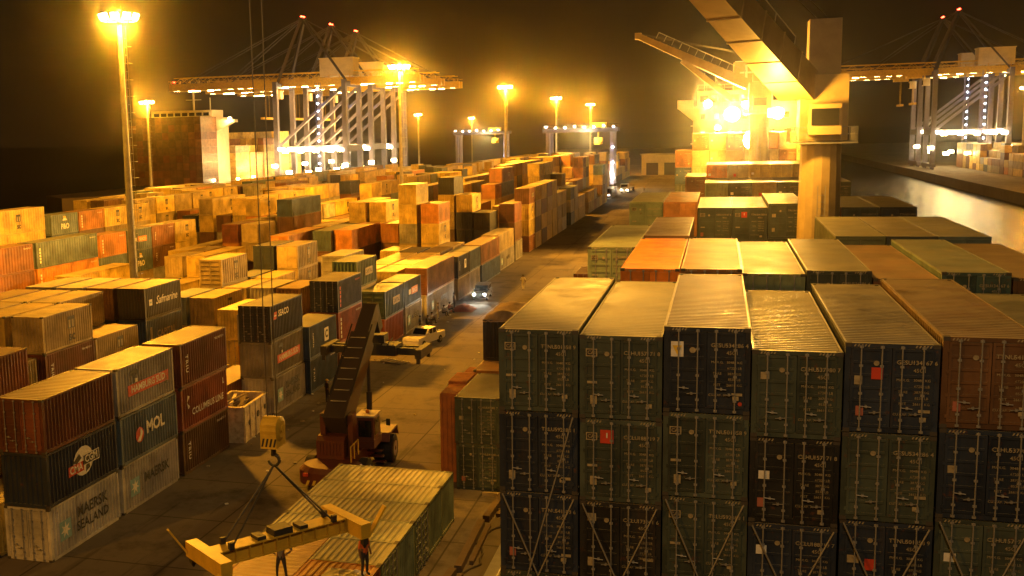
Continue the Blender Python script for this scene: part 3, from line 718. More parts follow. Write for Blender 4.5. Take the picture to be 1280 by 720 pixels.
# ------------------------------------------------------------------ containers
for d in CT:
    if INDIV is None or d['i'] in INDIV: build_container(d)
rest=[d for d in CT if INDIV is not None and d['i'] not in INDIV]
def crowd_mesh(rest):
    v=[];f=[];cols=[]
    for d in rest:
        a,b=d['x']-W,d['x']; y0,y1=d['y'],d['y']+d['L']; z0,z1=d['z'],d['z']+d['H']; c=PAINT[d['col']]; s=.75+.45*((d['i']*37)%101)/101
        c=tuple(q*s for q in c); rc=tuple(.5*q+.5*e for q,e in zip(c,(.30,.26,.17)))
        o=len(v); v+=[(x,y,z) for z in (z0,z1) for y in (y0,y1) for x in (a,b)]
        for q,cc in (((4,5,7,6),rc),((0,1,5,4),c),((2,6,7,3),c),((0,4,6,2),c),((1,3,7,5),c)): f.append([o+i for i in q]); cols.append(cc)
        # frame edges of the near end, standing proud
        fr=tuple(q*.7 for q in c)
        for x0,x1,zz0,zz1 in ((a-.01,a+.14,z0,z1),(b-.14,b+.01,z0,z1),(a+.14,b-.14,z0,z0+.16),(a+.14,b-.14,z1-.13,z1)):
            o=len(v); v+=[(x0,y0-.04,zz0),(x1,y0-.04,zz0),(x1,y0-.04,zz1),(x0,y0-.04,zz1)]; f.append([o,o+1,o+2,o+3]); cols.append(fr)
        if d.get('doors'):
            for k in range(4):
                x=a+.45+.5*k; o=len(v); v+=[(x,y0-.05,z0+.1),(x+.05,y0-.05,z0+.1),(x+.05,y0-.05,z1-.1),(x,y0-.05,z1-.1)]; f.append([o,o+1,o+2,o+3]); cols.append((.22,.21,.19))
    me=bpy.data.meshes.new('far_containers'); me.from_pydata(v,[],f)
    at=me.color_attributes.new('paint','FLOAT_COLOR','CORNER'); buf=[]
    for p,c in zip(me.polygons,cols): buf+=[*c,1]*len(p.vertices)
    at.data.foreach_set('color',buf)
    mt,nt,b=nodes('far_container_paint'); an=N(nt,'ShaderNodeVertexColor'); an.layer_name='paint'
    tc=N(nt,'ShaderNodeTexCoord').outputs['Object']
    c=mixc(nt,1.0,an.outputs[0],ramp(nt,noise(nt,.6,5,.65,tc),.35,.7,(.6,.6,.6),(1.15,1.12,1.08)),'MULTIPLY')
    st=ramp(nt,noise(nt,2.0,5,.7,tc,(1,1,.1)),.56,.74); sm=N(nt,'ShaderNodeMath',operation='MULTIPLY'); sm.inputs[1].default_value=.4; nt.links.new(st,sm.inputs[0])
    nt.links.new(mixc(nt,sm.outputs[0],c,(.06,.036,.02)),b.inputs['Base Color']); b.inputs['Roughness'].default_value=.5
    wv=N(nt,'ShaderNodeTexWave'); wv.bands_direction='Y'; wv.inputs['Scale'].default_value=.9; nt.links.new(tc,wv.inputs['Vector'])
    bp=N(nt,'ShaderNodeBump'); bp.inputs['Strength'].default_value=.5; bp.inputs['Distance'].default_value=.05; nt.links.new(wv.outputs[1],bp.inputs['Height']); nt.links.new(bp.outputs[0],b.inputs['Normal'])
    me.materials.append(mt); me.update()
    o=link('distant_containers',me); o['kind']='stuff'; o['label']='mass of stacked containers receding across the far end of the yard'; o['category']='containers'
if rest: crowd_mesh(rest)

# ------------------------------------------------------------------ floodlight masts
def make_mast(H):
    r=empty('light_mast')
    a=MB(); a.tube((0,0,.4),(0,0,H-.4),.42,.20,12); part(a,'pole',M['galv'],r,smooth=False)
    a=MB(); a.lathe([(0,.9),(.35,.9),(.42,.5),(.55,.46)],(0,0,0),'z',12); part(a,'base',M['galv'],r)
    a=MB()
    for s in (-.2,.2): a.tube((.62,s,2.5),(.50,s,H-1),.025,n=4)
    for k in range(int((H-3.5)/.75)):
        z=2.6+k*.75; a.bar((.62-.004*k,-.2,z),(.62-.004*k,.2,z),.03)
        if k%2==0: a.bar((.3,0,z),(.62,0,z),.04); a.bar((.62,-.2,z),(.95,-.3,z),.03); a.bar((.62,.2,z),(.95,.3,z),.03); a.bar((.95,-.3,z),(.95,.3,z),.03)
    part(a,'ladder',M['galv'],r)
    a=MB()
    for k in range(12):
        t0,t1=2*math.pi*k/12,2*math.pi*(k+1)/12
        a.bar((1.25*math.cos(t0),1.25*math.sin(t0),H-.1),(1.25*math.cos(t1),1.25*math.sin(t1),H-.1),.10)
        if k%3==0: a.bar((.2*math.cos(t0),.2*math.sin(t0),H-.4),(1.25*math.cos(t0),1.25*math.sin(t0),H-.1),.09)
    a.tube((0,0,H-.5),(0,0,H+.5),.28,.2,10); part(a,'head_frame',M['galv'],r)
    hs=MB(); hs.box(-.38,-.22,-.30,.38,.22,.30); hm=hs.mesh('floodlight',M['dark']); ls=MB(); ls.box(-.36,.221,-.28,.36,.27,.28); lm=ls.mesh('lens',M['lamp'])
    for k in range(10):
        t=2*math.pi*k/10; f=link('floodlight',hm,r,(1.45*math.cos(t),1.45*math.sin(t),H-.15)); f.rotation_euler=(R(-24),0,t-math.pi/2); link('lens',lm,f)
    return r
MASTS=[(-52.9,89.7,31,'tall floodlight mast in the foreground, largest of the lit masts'),(-51.4,176,31,'lit mast rising just right of the quay cranes'),(-51.4,270,31,'lit mast between the two low gantry cranes'),
 (-53.6,374,31,'lit mast standing in front of the right-hand low gantry crane'),(-53.6,477,31,'small lit mast just right of the right-hand gantry crane'),
 (-138,245,29.5,'lit mast in front of the moored ship at far left'),(-140,510,29.5,'small lit mast just beyond the right end of the quay cranes'),(-147,661,29.5,'smallest lit mast, behind the left-hand low gantry crane'),
 (98,330,31,'lit mast on the quay across the basin, nearest the water'),(104,440,31,'lit mast behind the cranes across the basin'),(140,560,31,'farthest lit mast across the basin')]
proto={}
PW=[62000]*6+[50000]*2+[18000]*3
for i,(x,y,h,lb) in enumerate(MASTS):
    if h not in proto: o=proto[h]=make_mast(h)
    else: o=copy_tree(proto[h])
    o.location=(x,y,0); tag(o,lb,'light mast','floodlight masts')
    light('POINT',(x,y,h-.8),PW[i]*MASTPOW,radius=1.1,name='mast_light')
light('SPOT',(-140,150,29),40000*MASTPOW,radius=1.1,name='mast_light',spot_size=R(174),spot_blend=.06)
light('SPOT',(-140,55,29),30000*MASTPOW,radius=1.1,name='mast_light',spot_size=R(174),spot_blend=.06)
light('SPOT',(-52,-6,30),14000*MASTPOW,radius=1.1,name='mast_light',spot_size=R(174),spot_blend=.06)

# ------------------------------------------------------------------ the ship under the camera
sh=empty('container_ship',(0,0,0)); tag(sh,'container ship alongside the quay with boxes on deck and white lit bridge','ship')
a=MB()
ol=[(-7.6,-60),(14.9,-60),(14.9,196),(12,212),(7,224),(3.6,228),(.2,224),(-4.8,212),(-7.6,196)]
a.prism(ol,-5,2.2,'xy'); part(a,'hull',M['hull'],sh)
a=MB(); a.prism([(-7.55,-60),(14.85,-60),(14.85,196),(12,211.8),(7,223.8),(3.6,227.8),(.2,223.8),(-4.75,211.8),(-7.55,196)],2.204,2.25,'xy'); part(a,'deck',M['deckgreen'],sh)
hc=MB()
for y0,y1 in ((32.2,44.8),(46.4,60.3),(61.2,75.2),(83.2,97.2),(98,111),(111.4,122),(123.7,136.4),(138.2,151),(171.5,184.2)):
    a=MB(); a.box(-6.6,y0,2.25,13.9,y1,2.86); part(a,'hatch_cover',M['deckgreen'],sh)
a=MB()
for y in range(-58,196,2):
    a.bar((-7.5,y,2.25),(-7.5,y,3.3),.05)
for z in (2.6,2.95,3.3): a.bar((-7.5,-58,z),(-7.5,194,z),.045)
part(a,'side_railing',M['shipwhite'],sh)
# bridge block
a=MB(); HX0,HX1,HY=-4.2,12.4,186.0
a.box(HX0,HY,2.25,HX1,HY+13,22.6); a.box(HX0+.6,HY+.8,22.6,HX1-.6,HY+11,25.4)
for z in (5.2,8.1,11.0,13.9,16.8,19.7): a.box(HX0-.35,HY-.5,z,HX1+.35,HY-.003,z+.16)
part(a,'deck_house',M['shipwhite'],sh)
a=MB(); 
a.box(-6.7,HY-.6,22.6,14.8,HY+3.4,22.85)
for x0,x1 in ((-6.7,HX0),(HX1,14.8)):
    a.box(x0,HY-.6,22.85,x1,HY-.5,24.0); a.box(x0,HY+3.3,22.85,x1,HY+3.4,24.0)
a.box(-6.7,HY-.6,22.85,-6.6,HY+3.4,24.0); a.box(14.7,HY-.6,22.85,14.8,HY+3.4,24.0)
a.prism([(-6.6,22.6),(-4.2,22.6),(-4.2,20.6)],HY,HY+.25,'xz'); a.prism([(12.4,22.6),(14.6,22.6),(12.4,20.6)],HY,HY+.25,'xz'); part(a,'bridge_wing',M['shipwhite'],sh)
for k in range(9):
    a=MB(); x=HX0+1.0+k*1.62; a.box(x,HY+.74,23.6,x+1.3,HY+.79,24.7); part(a,'window',M['glass'],sh)
for r,z in enumerate((6.4,9.3,12.2,15.1,18.0,20.8)):
    for k in range(7):
        a=MB(); x=HX0+1.2+k*2.15; a.box(x,HY-.05,z,x+.7,HY-.003,z+.9); part(a,'window',M['winlit'] if (k*3+r)%4==0 else M['glass'],sh)
a=MB(); a.box(2,HY+4,25.4,6,HY+9,30); part(a,'funnel',M['jib'],sh)
a=MB(); a.bar((4,HY+2,25.4),(4,HY+2,33),.35); a.bar((2.2,HY+2,30),(5.8,HY+2,30),.15); a.bar((3,HY+2,28.2),(5,HY+2,28.2),.6,.25)
for x in (-2.5,-.8,9.5): a.bar((x,HY+2,25.4),(x,HY+2,28.4),.09)
for z in (25.9,26.4): a.bar((HX0+.6,HY+.85,z),(HX1-.6,HY+.85,z),.05)
for k in range(12): x=HX0+.7+k*1.38; a.bar((x,HY+.85,25.4),(x,HY+.85,26.4),.05)
part(a,'signal_mast',M['shipwhite'],sh)
FL=[(1.9,184.9,21.4,1.25,1.0),(-1.9,185.1,23.2,.65,.35),(3.9,185.1,22.9,.6,.3),(-.3,185.2,19.3,.4,.2),(8.8,185.0,21.4,1.0,.8)]
for x,y,z,r,p in FL:
    a=MB(); a.lathe([(-.25,r*.5),(0,r),(.25,r)],(0,0,0),'y',14); f=part(a,'floodlight',M['dark'],sh,(x,y,z)); f.rotation_euler=(R(18),0,R(180))
    a=MB(); a.lathe([(.251,r*.93),(.28,r*.93)],(0,0,0),'y',14); part(a,'lens',M['lampship'],f)
    light('SPOT',(x,y-.4,z),170000*SHIPPOW*p,col=(1,.46,.05),radius=r,name='ship_flood',spot_size=R(150),spot_blend=.6).rotation_euler=(R(68),0,R(180))
# floodlight on a pole over the hatches
fp=empty('floodlight_pole',(4.9,169.6,2.25)); tag(fp,'glaring floodlight on a pole among the boxes below the lit bridge','floodlight')
a=MB(); a.tube((0,0,0),(0,0,14.6),.16,.12,8); part(a,'pole',M['galv'],fp)
a=MB(); a.lathe([(-.5,.7),(0,1.6),(.3,1.6)],(0,0,0),'y',20); f=part(a,'floodlight',M['dark'],fp,(0,-.2,15.1)); f.rotation_euler=(R(22),0,R(180))
a=MB(); a.lathe([(.301,1.5),(.34,1.5)],(0,0,0),'y',20); part(a,'lens',M['lampship'],f)
light('POINT',(4.9,168.5,17.3),105000*SHIPPOW,col=(1,.44,.05),radius=.9,name='ship_flood')

light('POINT',(3.5,-3,40),19000*SHIPPOW,col=(1,.62,.26),radius=.8,name='ship_flood')
# lashing rods on the nearest stow
rodn=[0]
def rod(a_,b_,lb):
    mb=MB(); mb.tube(a_,b_,.026,n=6); m_=(Vector(a_)+Vector(b_))/2; d_=(Vector(b_)-Vector(a_)).normalized()
    o=part(mb,'lashing_rod',M['bar'],None); tag(o,lb,'lashing rod','lashing rods across the stowed boxes')
    t=MB(); e=Vector(b_); t.tube(e-d_*.9,e-d_*.25,.05,n=6); part(t,'turnbuckle',M['bar'],o)
for i in range(7):
    x0,x1=col(i)-W+.1,col(i)-.1; y=32.4-.13; zt=[13.36,13.24,13.57,12.96,13.25,13.5,12.98,13.3][i]-2*2.605-.05
    w_=ordw(i+1)
    rod((x0,y,zt),(x1,y-.05,2.9),'steel rod slanting down rightwards across the lower box of %s column from port'%w_)
    rod((x1,y-.03,zt),(x0,y-.08,2.9),'steel rod slanting down leftwards across the lower box of %s column from port'%w_)
x0,x1=col(0)-W+.1,col(0)-.1
rod((x1-.03,32.23,13.36-2.605-.06),(x0+.1,32.2,2.9),'longest steel rod, slanting across two boxes of the outermost port column')

# ------------------------------------------------------------------ ship cranes
def deck_crane(heel, tip, ped, w0,h0,w1,h1, zt, lb, brace=None):
    r=empty('deck_crane',(ped[0],ped[1],2.25)); tag(r,lb,'ship crane')
    L_=lambda p:(p[0]-ped[0],p[1]-ped[1],p[2]-2.25)
    a=MB(); a.tube((0,0,0),(0,0,zt-2.25-3.2),1.5,1.3,16); part(a,'pedestal',M['jib'],r)
    a=MB(); a.box(-1.5,-1.6,zt-5.4,1.5,1.6,zt-2.25+1.2); a.box(-1.0,-1.2,zt-1.0,1.0,1.0,zt+2.6); part(a,'machinery_house',M['jib'],r)
    a=MB(); a.box(-1.0,-2.7,zt-5.0,1.0,-1.61,zt-3.0); cb=part(a,'operator_cab',M['jib'],r)
    a=MB(); a.box(-.85,-2.76,zt-4.4,.85,-2.71,zt-3.3); part(a,'window',M['glass'],cb)
    a=MB(); a.bar(L_(heel),L_(tip),w0,h0,w1,h1)
    A,B=Vector(L_(heel)),Vector(L_(tip)); dd=B-A; n_=16
    for k in range(1,n_):
        q=A+dd*(k/n_); ww=w0+(w1-w0)*k/n_; hh=h0+(h1-h0)*k/n_; u_=dd.normalized(); a.bar(q-u_*.06,q+u_*.06,ww+.10,hh+.10)
    jb=part(a,'jib',M['jib'],r)
    top=(0,.2,zt+2.6); tp=L_(tip)
    a=MB()
    for s in (-.35,.35): a.tube((top[0]+s,top[1],top[2]),(tp[0]+s,tp[1],tp[2]+.3),.035,n=5)
    part(a,'topping_rope',M['rope'],r)
    if brace: a=MB(); a.bar(L_(brace[0]),L_(brace[1]),brace[2]); part(a,'brace',M['jib'],r)
    a=MB()
    for k in range(int((zt-8)/.45)):
        z=1.2+k*.45
        if z>zt-9: break
        a.bar((-.22,-1.60,z),(.22,-1.60,z),.035)
    for s_ in (-.24,.24): a.bar((s_,-1.62,.8),(s_,-1.62,zt-8.4),.05)
    part(a,'ladder',M['galv'],r)
    a=MB(); zz=zt-5.6
    a.box(-2.1,-2.2,zz,2.1,2.2,zz+.1)
    for k in range(9):
        for s_ in (-2.08,2.08): a.bar((-2.08+k*.52,s_,zz+.1),(-2.08+k*.52,s_,zz+1.1),.04); a.bar((s_,-2.08+k*.52,zz+.1),(s_,-2.08+k*.52,zz+1.1),.04)
    for q in (.6,1.1):
        for s_ in (-2.08,2.08): a.bar((-2.08,s_,zz+q),(2.08,s_,zz+q),.04); a.bar((s_,-2.08,zz+q),(s_,2.08,zz+q),.04)
    part(a,'platform_railing',M['galv'],r)
    a=MB(); sd=dd.normalized().cross(Vector((0,0,1))).normalized(); up_=sd.cross(dd.normalized())
    for s_ in (-.4,.4):
        for k in range(12): q=A+dd*((k+1)/14)+sd*(w0*s_*.8)+up_*(h0*.5); a.bar(q,q+up_*.9,.05)
        a.bar(A+dd*(1/14)+sd*(w0*s_*.8)+up_*(h0*.5+.9),A+dd*(12/14)+sd*(w0*s_*.8)+up_*(h0*.5+.9),.05)
    part(a,'walkway_rail',M['galv'],jb)
    a=MB(); a.cbox((tp[0],tp[1],tp[2]),(.9,1.0,.9)); part(a,'jib_head',M['jib'],r)
    return r
HOOK=Vector((-14.0,32.0,9.7))
TIP=(HOOK.x,HOOK.y-.0,39.5)
deck_crane((5.0,78.4,22.0),TIP,(6.6,79.4),2.3,2.0,1.1,1.1,21.5,'near ship crane with a long buff jib reaching up out of the picture')
deck_crane((3.8,165.2,25.4),(-11.6,164.6,32.9),(5.4,165.2),1.5,1.5,.9,.8,24.5,'far ship crane with a slim jib pointing left over the bridge', ((-5.4,165.0,29.2),(1.6,165.2,23.4),.8))
JB=bpy.data.objects['jib']
a=MB(); a.box(-.4,-.3,-.3,.4,.3,.3); f=part(a,'floodlight',M['dark'],JB,(-3.2,-3.4,18.0)); f['label']='added fill lamp below the heel of the jib'
a=MB(); a.box(-.36,-.33,-.26,.36,-.301,.26); part(a,'lens',M['lamp'],f)
light('POINT',(3.2,75.2,20.4),5200*SHIPPOW,col=(1,.46,.05),radius=.4,name='jib_fill_lamp')  # lamp added at the heel to brighten the jib
a=MB(); a.box(-.5,-.35,-.3,.5,.35,.25); f=part(a,'floodlight',M['dark'],JB,(-13.3,-29.8,27.55)); f['label']='floodlight under the near crane jib'
a=MB(); a.box(-.45,-.3,-.33,.45,.3,-.301); part(a,'lens',M['lamp'],f)
light('SPOT',(-6.7,49.6,29.0),19000*SHIPPOW,col=(1,.45,.045),radius=.6,name='jib_flood',spot_size=R(100),spot_blend=.25).rotation_euler=(R(-3),R(-32),0)
# the load gear hanging from the near crane
hb=empty('hook_block',tuple(HOOK)); tag(hb,'yellow hook block hanging on two wires over the apron','hook block')
a=MB(); a.lathe([(-.34,.28),(-.28,.42),(.28,.42),(.34,.28)],(0,0,.15),'x',18); a.box(-.28,-.40,-.45,.28,.40,.35)
for s in (-1,1): a.lathe([(-.02,.12),(.02,.12)],(s*.35,0,.15),'x',12)
part(a,'sheave_housing',M['yellowpaint'],hb)
a=MB()
for k in range(4): put_poly(a,[(-.26+k*.14,-.38),(-.19+k*.14,-.38),(-.12+k*.14,-.1),(-.19+k*.14,-.1)],FRONT,(0,-.405,0),0)
part(a,'warning_stripes',M['lblack'],hb)
a=MB()
for s in (-.16,.16): a.tube((s,0,.3),(s*1.6,0,TIP[2]-HOOK.z-.4),.019,n=5)
part(a,'hoist_wire',M['rope'],hb)
a=MB(); a.tube((0,0,-.45),(0,0,-.75),.09,n=8)
for k in range(8):
    t0,t1=R(110-35*k),R(110-35*(k+1)); a.tube((.20*math.cos(t0),0,-.93+.2*math.sin(t0)),(.20*math.cos(t1),0,-.93+.2*math.sin(t1)),.07-.004*k,n=6)
part(a,'hook',M['dark'],hb)
sp=empty('lifting_spreader',(-13.7,31.55,6.2),R(53)); tag(sp,'yellow lifting spreader hanging on four chains over the crosswise boxes','spreader')
sl=2.62
a=MB(); a.box(-sl,-.20,-.22,sl,.20,.20); a.box(-sl,-.34,.201,sl,.34,.24); a.box(-sl,-.34,-.26,sl,.34,-.221)
for k in range(10):
    for s in (-1,1): a.box(-2.3+k*.5,min(s*.2,s*.33),-.221,-2.27+k*.5,max(s*.2,s*.33),.201)
part(a,'main_beam',M['yellowpaint'],sp)
a=MB(); a.box(-.35,-.28,.241,.35,.28,.46)
for s in (-.8,.8): a.cbox((s,0,.30),(.3,.5,.12))
part(a,'hydraulic_box',M['dark'],sp)
a=MB(); a.tube((-2.4,.36,.1),(2.4,.36,.1),.035,n=6); part(a,'hose',M['dark'],sp)
for s in (-1,1):
    a=MB(); a.box(s*sl-.2,-1.25,-.25,s*sl+.2,1.25,.26); e=part(a,'end_beam',M['yellowpaint'],sp)
    for q in (-1,1):
        a=MB(); a.cbox((s*sl,q*1.13,-.36),(.2,.2,.24)); a.lathe([(-.62,.03),(-.5,.09),(-.45,.06)],(s*sl,q*1.13,0),'z',8); part(a,'twistlock',M['dark'],e)
        a=MB(); a.bar((s*sl+s*.2,q*1.2,-.1),(s*sl+s*.75,q*1.3,-.55 if s*q>0 else .75),.22,.06); part(a,'guide_flap',M['yellowpaint'],e)
bo=Vector(HOOK)+Vector((0,0,-1.1)); rot=Matrix.Rotation(R(53),3,'Z')
ctr=Vector((-13.7,31.55,6.2))
for s in (-1,1):
    for q in (-1,1):
        a=MB(); e=rot.inverted()@(bo-ctr); a.tube((s*1.95,q*.3,.24),tuple(e),.035,n=5); a.cbox((s*1.95,q*.3,.34),(.18,.12,.24)); part(a,'sling_chain',M['dark'],sp)

# ------------------------------------------------------------------ quay cranes
def quay_crane():
    r=empty('quay_crane'); Yh=17.0; XW,XL=-14.0,14.0; ZB=39.0
    for x in (XW,XL):
        for y in (0,Yh):
            a=MB(); a.bar((x,y,2.2),(x,y,ZB+2),2.0,2.0,1.7,1.7); part(a,'leg',M['craneblue'],r)
    for x in (XW,XL):
        a=MB(); a.box(x-.8,-4,1.0,x+.8,Yh+4,2.4)
        for y in (-3,-1,1,3,Yh-3,Yh-1,Yh+1,Yh+3): a.lathe([(-.25,.5),(.25,.5)],(x,y,.5),'x',10)
        part(a,'bogie_beam',M['craneblue'],r)
        a=MB(); a.box(x-.85,.9,14.2,x+.85,Yh-.9,16.4); part(a,'portal_beam',M['craneblue'],r)
        a=MB(); a.box(x-.7,.9,ZB-.5,x+.7,Yh-.9,ZB+1.5); part(a,'cross_beam',M['craneblue'],r)
    for y in (0,Yh):
        a=MB(); a.box(XW+.9,y-.8,14.4,XL-.9,y+.8,16.2); part(a,'portal_beam',M['craneblue'],r)
        a=MB(); a.bar((XW+1,y,16.6),(XL-1,y,ZB-1),1.0); part(a,'brace',M['craneblue'],r)
    for s in (-2.6,2.6):
        a=MB(); a.box(-62,Yh/2+s-.55,ZB+.2,42,Yh/2+s+.55,ZB+3.0)
        for k in range(25): a.box(-61+k*4.2,Yh/2+s*1.35-.4,ZB+3.0,-60.9+k*4.2,Yh/2+s*1.35+.4,ZB+4.1)
        a.box(-62,Yh/2+s*1.45-.06,ZB+4.0,42,Yh/2+s*1.45+.06,ZB+4.1)
        part(a,'boom_girder',M['yellowpaint'],r)
    a=MB()
    for s_ in (-2.6,2.6):
        yy=Yh/2+s_
        a.box(-60,yy-.12,ZB+5.2,40,yy+.12,ZB+5.5)
        for k in range(34):
            x=-60+k*2.94; z0,z1=(ZB+3.0,ZB+5.2) if k%2==0 else (ZB+5.2,ZB+3.0); a.bar((x,yy,z0),(x+2.94,yy,z1),.14)
    part(a,'boom_lattice',M['yellowpaint'],r)
    a=MB()
    for k in range(21): x=-61+k*5.1; a.box(x-.25,Yh/2-2.05,ZB+.5,x+.25,Yh/2+2.05,ZB+1.2)
    part(a,'boom_tie',M['yellowpaint'],r)
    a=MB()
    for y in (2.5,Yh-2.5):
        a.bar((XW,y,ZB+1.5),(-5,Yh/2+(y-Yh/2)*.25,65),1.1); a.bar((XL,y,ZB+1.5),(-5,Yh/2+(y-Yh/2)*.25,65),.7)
    a.box(-6,Yh/2-2,64.2,-4,Yh/2+2,65.2); part(a,'a_frame',M['cranedark_shade'],r)  # shade painted into the frame colour
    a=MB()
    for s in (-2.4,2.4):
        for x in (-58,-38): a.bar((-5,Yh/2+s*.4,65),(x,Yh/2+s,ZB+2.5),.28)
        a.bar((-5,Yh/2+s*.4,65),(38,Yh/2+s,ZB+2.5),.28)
    part(a,'stay',M['cranedark_shade'],r)
    a=MB(); a.box(2.5,Yh/2-3.4,ZB+3.5,16,Yh/2+3.4,ZB+10.2); a.box(2.2,Yh/2-3.7,ZB+10.2,16.3,Yh/2+3.7,ZB+10.5); part(a,'machinery_house',M['cream'],r)
    a=MB(); a.box(-24,Yh/2-2.2,ZB-1.0,-18,Yh/2+2.2,ZB+.1); part(a,'trolley',M['yellowpaint'],r)
    a=MB(); a.box(-17.5,Yh/2-1.4,ZB-4.2,-14.8,Yh/2+1.4,ZB-1.0); cb=part(a,'operator_cab',M['cream'],r)
    a=MB(); a.box(-17.56,Yh/2-1.2,ZB-3.9,-17.51,Yh/2+1.2,ZB-1.8); part(a,'window',M['glass'],cb)
    a=MB(); a.box(-21.6,Yh/2-6,ZB-12,-20.4,Yh/2+6,ZB-11.1)
    for y in (-4,4): a.tube((-21,Yh/2+y*.4,ZB-1),(-21,Yh/2+y*.4,ZB-11.1),.06,n=4)
    part(a,'hoist_spreader',M['yellowpaint'],r)
    # lift tower with its string of lamps
    a=MB()
    for dx in (-.8,.8):
        for dy in (-.8,.8): a.bar((4+dx,dy-1.5,2.4),(4+dx,dy-1.5,ZB+1),.16)
    for k in range(13):
        z=3.5+k*2.8; a.bar((3.2,-2.3,z),(4.8,-2.3,z+1.4),.12); a.box(3.2,-2.3,z,4.8,-.7,z+.08)
    tw=part(a,'stair_tower',M['craneblue'],r)
    g=MB(); g.lathe([(-.26,.08),(-.16,.26),(.16,.26),(.26,.08)],(0,0,0),'z',8); gl=g.mesh('lamp',M['lampblue'])
    for k in range(13): link('lamp',gl,tw,(4.2,-2.55,4.2+k*2.8))
    g=MB(); g.box(-1.1,-.25,-.55,1.1,.25,.55); gf=g.mesh('floodlight',M['lampcrane'])
    for x in (-12,-10.2,-8.1,-6.2,-3.9,-1.8,.2,2.2,6.2,8.3,10.4,12.2): link('floodlight',gf,r,(x,-1.15,15.0+.5*math.sin(x*2)))
    for x in (-9,-1,7): link('floodlight',gf,r,(x,-1.15,6.5))
    for x,y in ((XW-.9,-1.1),(XL,-1.1)): link('floodlight',gf,r,(x,y,9.0))
    g=MB(); g.box(-1.1,-.4,-.12,1.1,.4,.12); gb=g.mesh('boom_lamp',M['lampcrane'])
    for x in (-59,-52.5,-50,-44,-41,-35.5,-31,-27,-12,-9,-4,1,7,13,20,23,30,34,39):
        link('boom_lamp',gb,r,(x,Yh/2-2.6,ZB+.02+.3*(int(x)%2))); 
    g=MB(); g.lathe([(-.2,.1),(-.1,.45),(.25,.45),(.4,.1)],(0,0,0),'z',8); rb=g.mesh('beacon',M['red'])
    link('beacon',rb,r,(-5,Yh/2-1.2,65.6)); link('beacon',rb,r,(-5,Yh/2+1.2,65.6)); link('beacon',rb,r,(-61.5,Yh/2,ZB+3.9))
    return r
QC=quay_crane(); CHILD_N=None
QX=-149.0
qcs=[(QX,388,'nearest of the three lit quay cranes on the left'),(QX,420,'middle one of the three lit quay cranes'),(QX,452,'farthest of the three lit quay cranes on the left'),
     (99,500,'nearer lit quay crane on the other side of the basin'),(99,534,'farther lit quay crane on the other side of the basin')]
for i,(x,y,lb) in enumerate(qcs):
    o=QC if i==0 else copy_tree(QC)
    o.location=(x,y,0); tag(o,lb,'quay crane','ship-to-shore cranes with lit booms')
    pw=CRANEPOW*(1 if i<3 else .25)
    light('POINT',(x-4,y-2.6,15.4),17000*pw,col=(1,.50,.11),radius=.8,name='crane_flood')
    light('POINT',(x+8,y-2.6,15.4),14000*pw,col=(1,.50,.11),radius=.8,name='crane_flood')
    for dx in (-50,-30,-8,30): light('SPOT',(x+dx,y+5.9,38.9),15000*pw,col=(1,.44,.05),radius=.8,name='boom_light',spot_size=R(172),spot_blend=.1)
    light('POINT',(x+9,y-3.5,41.5),350*pw,col=(1,.72,.35),radius=.5,name='house_light')

# ------------------------------------------------------------------ yard gantries on tyres
def yard_gantry(w):
    r=empty('yard_gantry'); H=20.6
    for x in (0,w):
        for y in (0,8):
            a=MB(); a.bar((x,y,1.6),(x,y,H-1.4),1.3,1.2); part(a,'leg',M['craneblue'],r)
        a=MB(); a.box(x-.7,-2,1.0,x+.7,10,1.9)
        for y in (-1,.7,7.3,9): a.lathe([(-.35,.75),(.35,.75)],(x,y,.75),'x',14)
        part(a,'wheel_beam',M['dark'],r)
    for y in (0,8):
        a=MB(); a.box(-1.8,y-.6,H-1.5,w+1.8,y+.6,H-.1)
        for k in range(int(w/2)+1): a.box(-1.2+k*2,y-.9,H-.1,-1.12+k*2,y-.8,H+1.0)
        a.box(-1.8,y-.9,H+.95,w+1.8,y-.82,H+1.03); part(a,'girder',M['cranedark_shade'],r)
    a=MB(); a.box(w*.66,-.5,H-.1,w*.66+4.5,8.5,H+1.6); part(a,'trolley',M['yellowpaint'],r)
    a=MB(); a.box(w*.72,.4,H-5.6,w*.72+2.0,7.6,H-4.7); a.box(w*.72-.2,2.5,H-4.7,w*.72+2.4,5.5,H-3.4)
    for yy in (2.6,5.4): a.tube((w*.72+1,yy,H-3.4),(w*.72+1,yy,H-.2),.07,n=4)
    part(a,'hoist_spreader',M['yellowpaint'],r)
    g=MB(); g.lathe([(-.16,.1),(-.1,.30),(.12,.30),(.2,.1)],(0,0,0),'z',8); gl=g.mesh('lamp',M['lampwhite'])
    n=8
    for k in range(n): link('lamp',gl,r,(-.5+k*(w+1)/(n-1),-1.0,H+.1+(.35 if k%3==0 else 0)))
    for z in (4,9,14): link('lamp',gl,r,(w+.3,-.9,z))
    return r
for X0,w,Y,lb in ((-54.6,21.0,362,'right-hand tyred yard gantry with lit girder above stacked boxes'),(-119.5,23.0,505,'left-hand smaller tyred yard gantry with lit girder')):
    o=yard_gantry(w); o.location=(X0,Y,0); tag(o,lb,'yard gantry','rubber-tyred gantries in the far yard')
    light('POINT',(X0+w*.6,Y-2,17.5),15000*CRANEPOW,col=(1,.72,.30),radius=.6,name='gantry_light')
    light('POINT',(X0+w+1,Y-2,5),6000*CRANEPOW,col=(1,.8,.45),radius=.4,name='gantry_light')

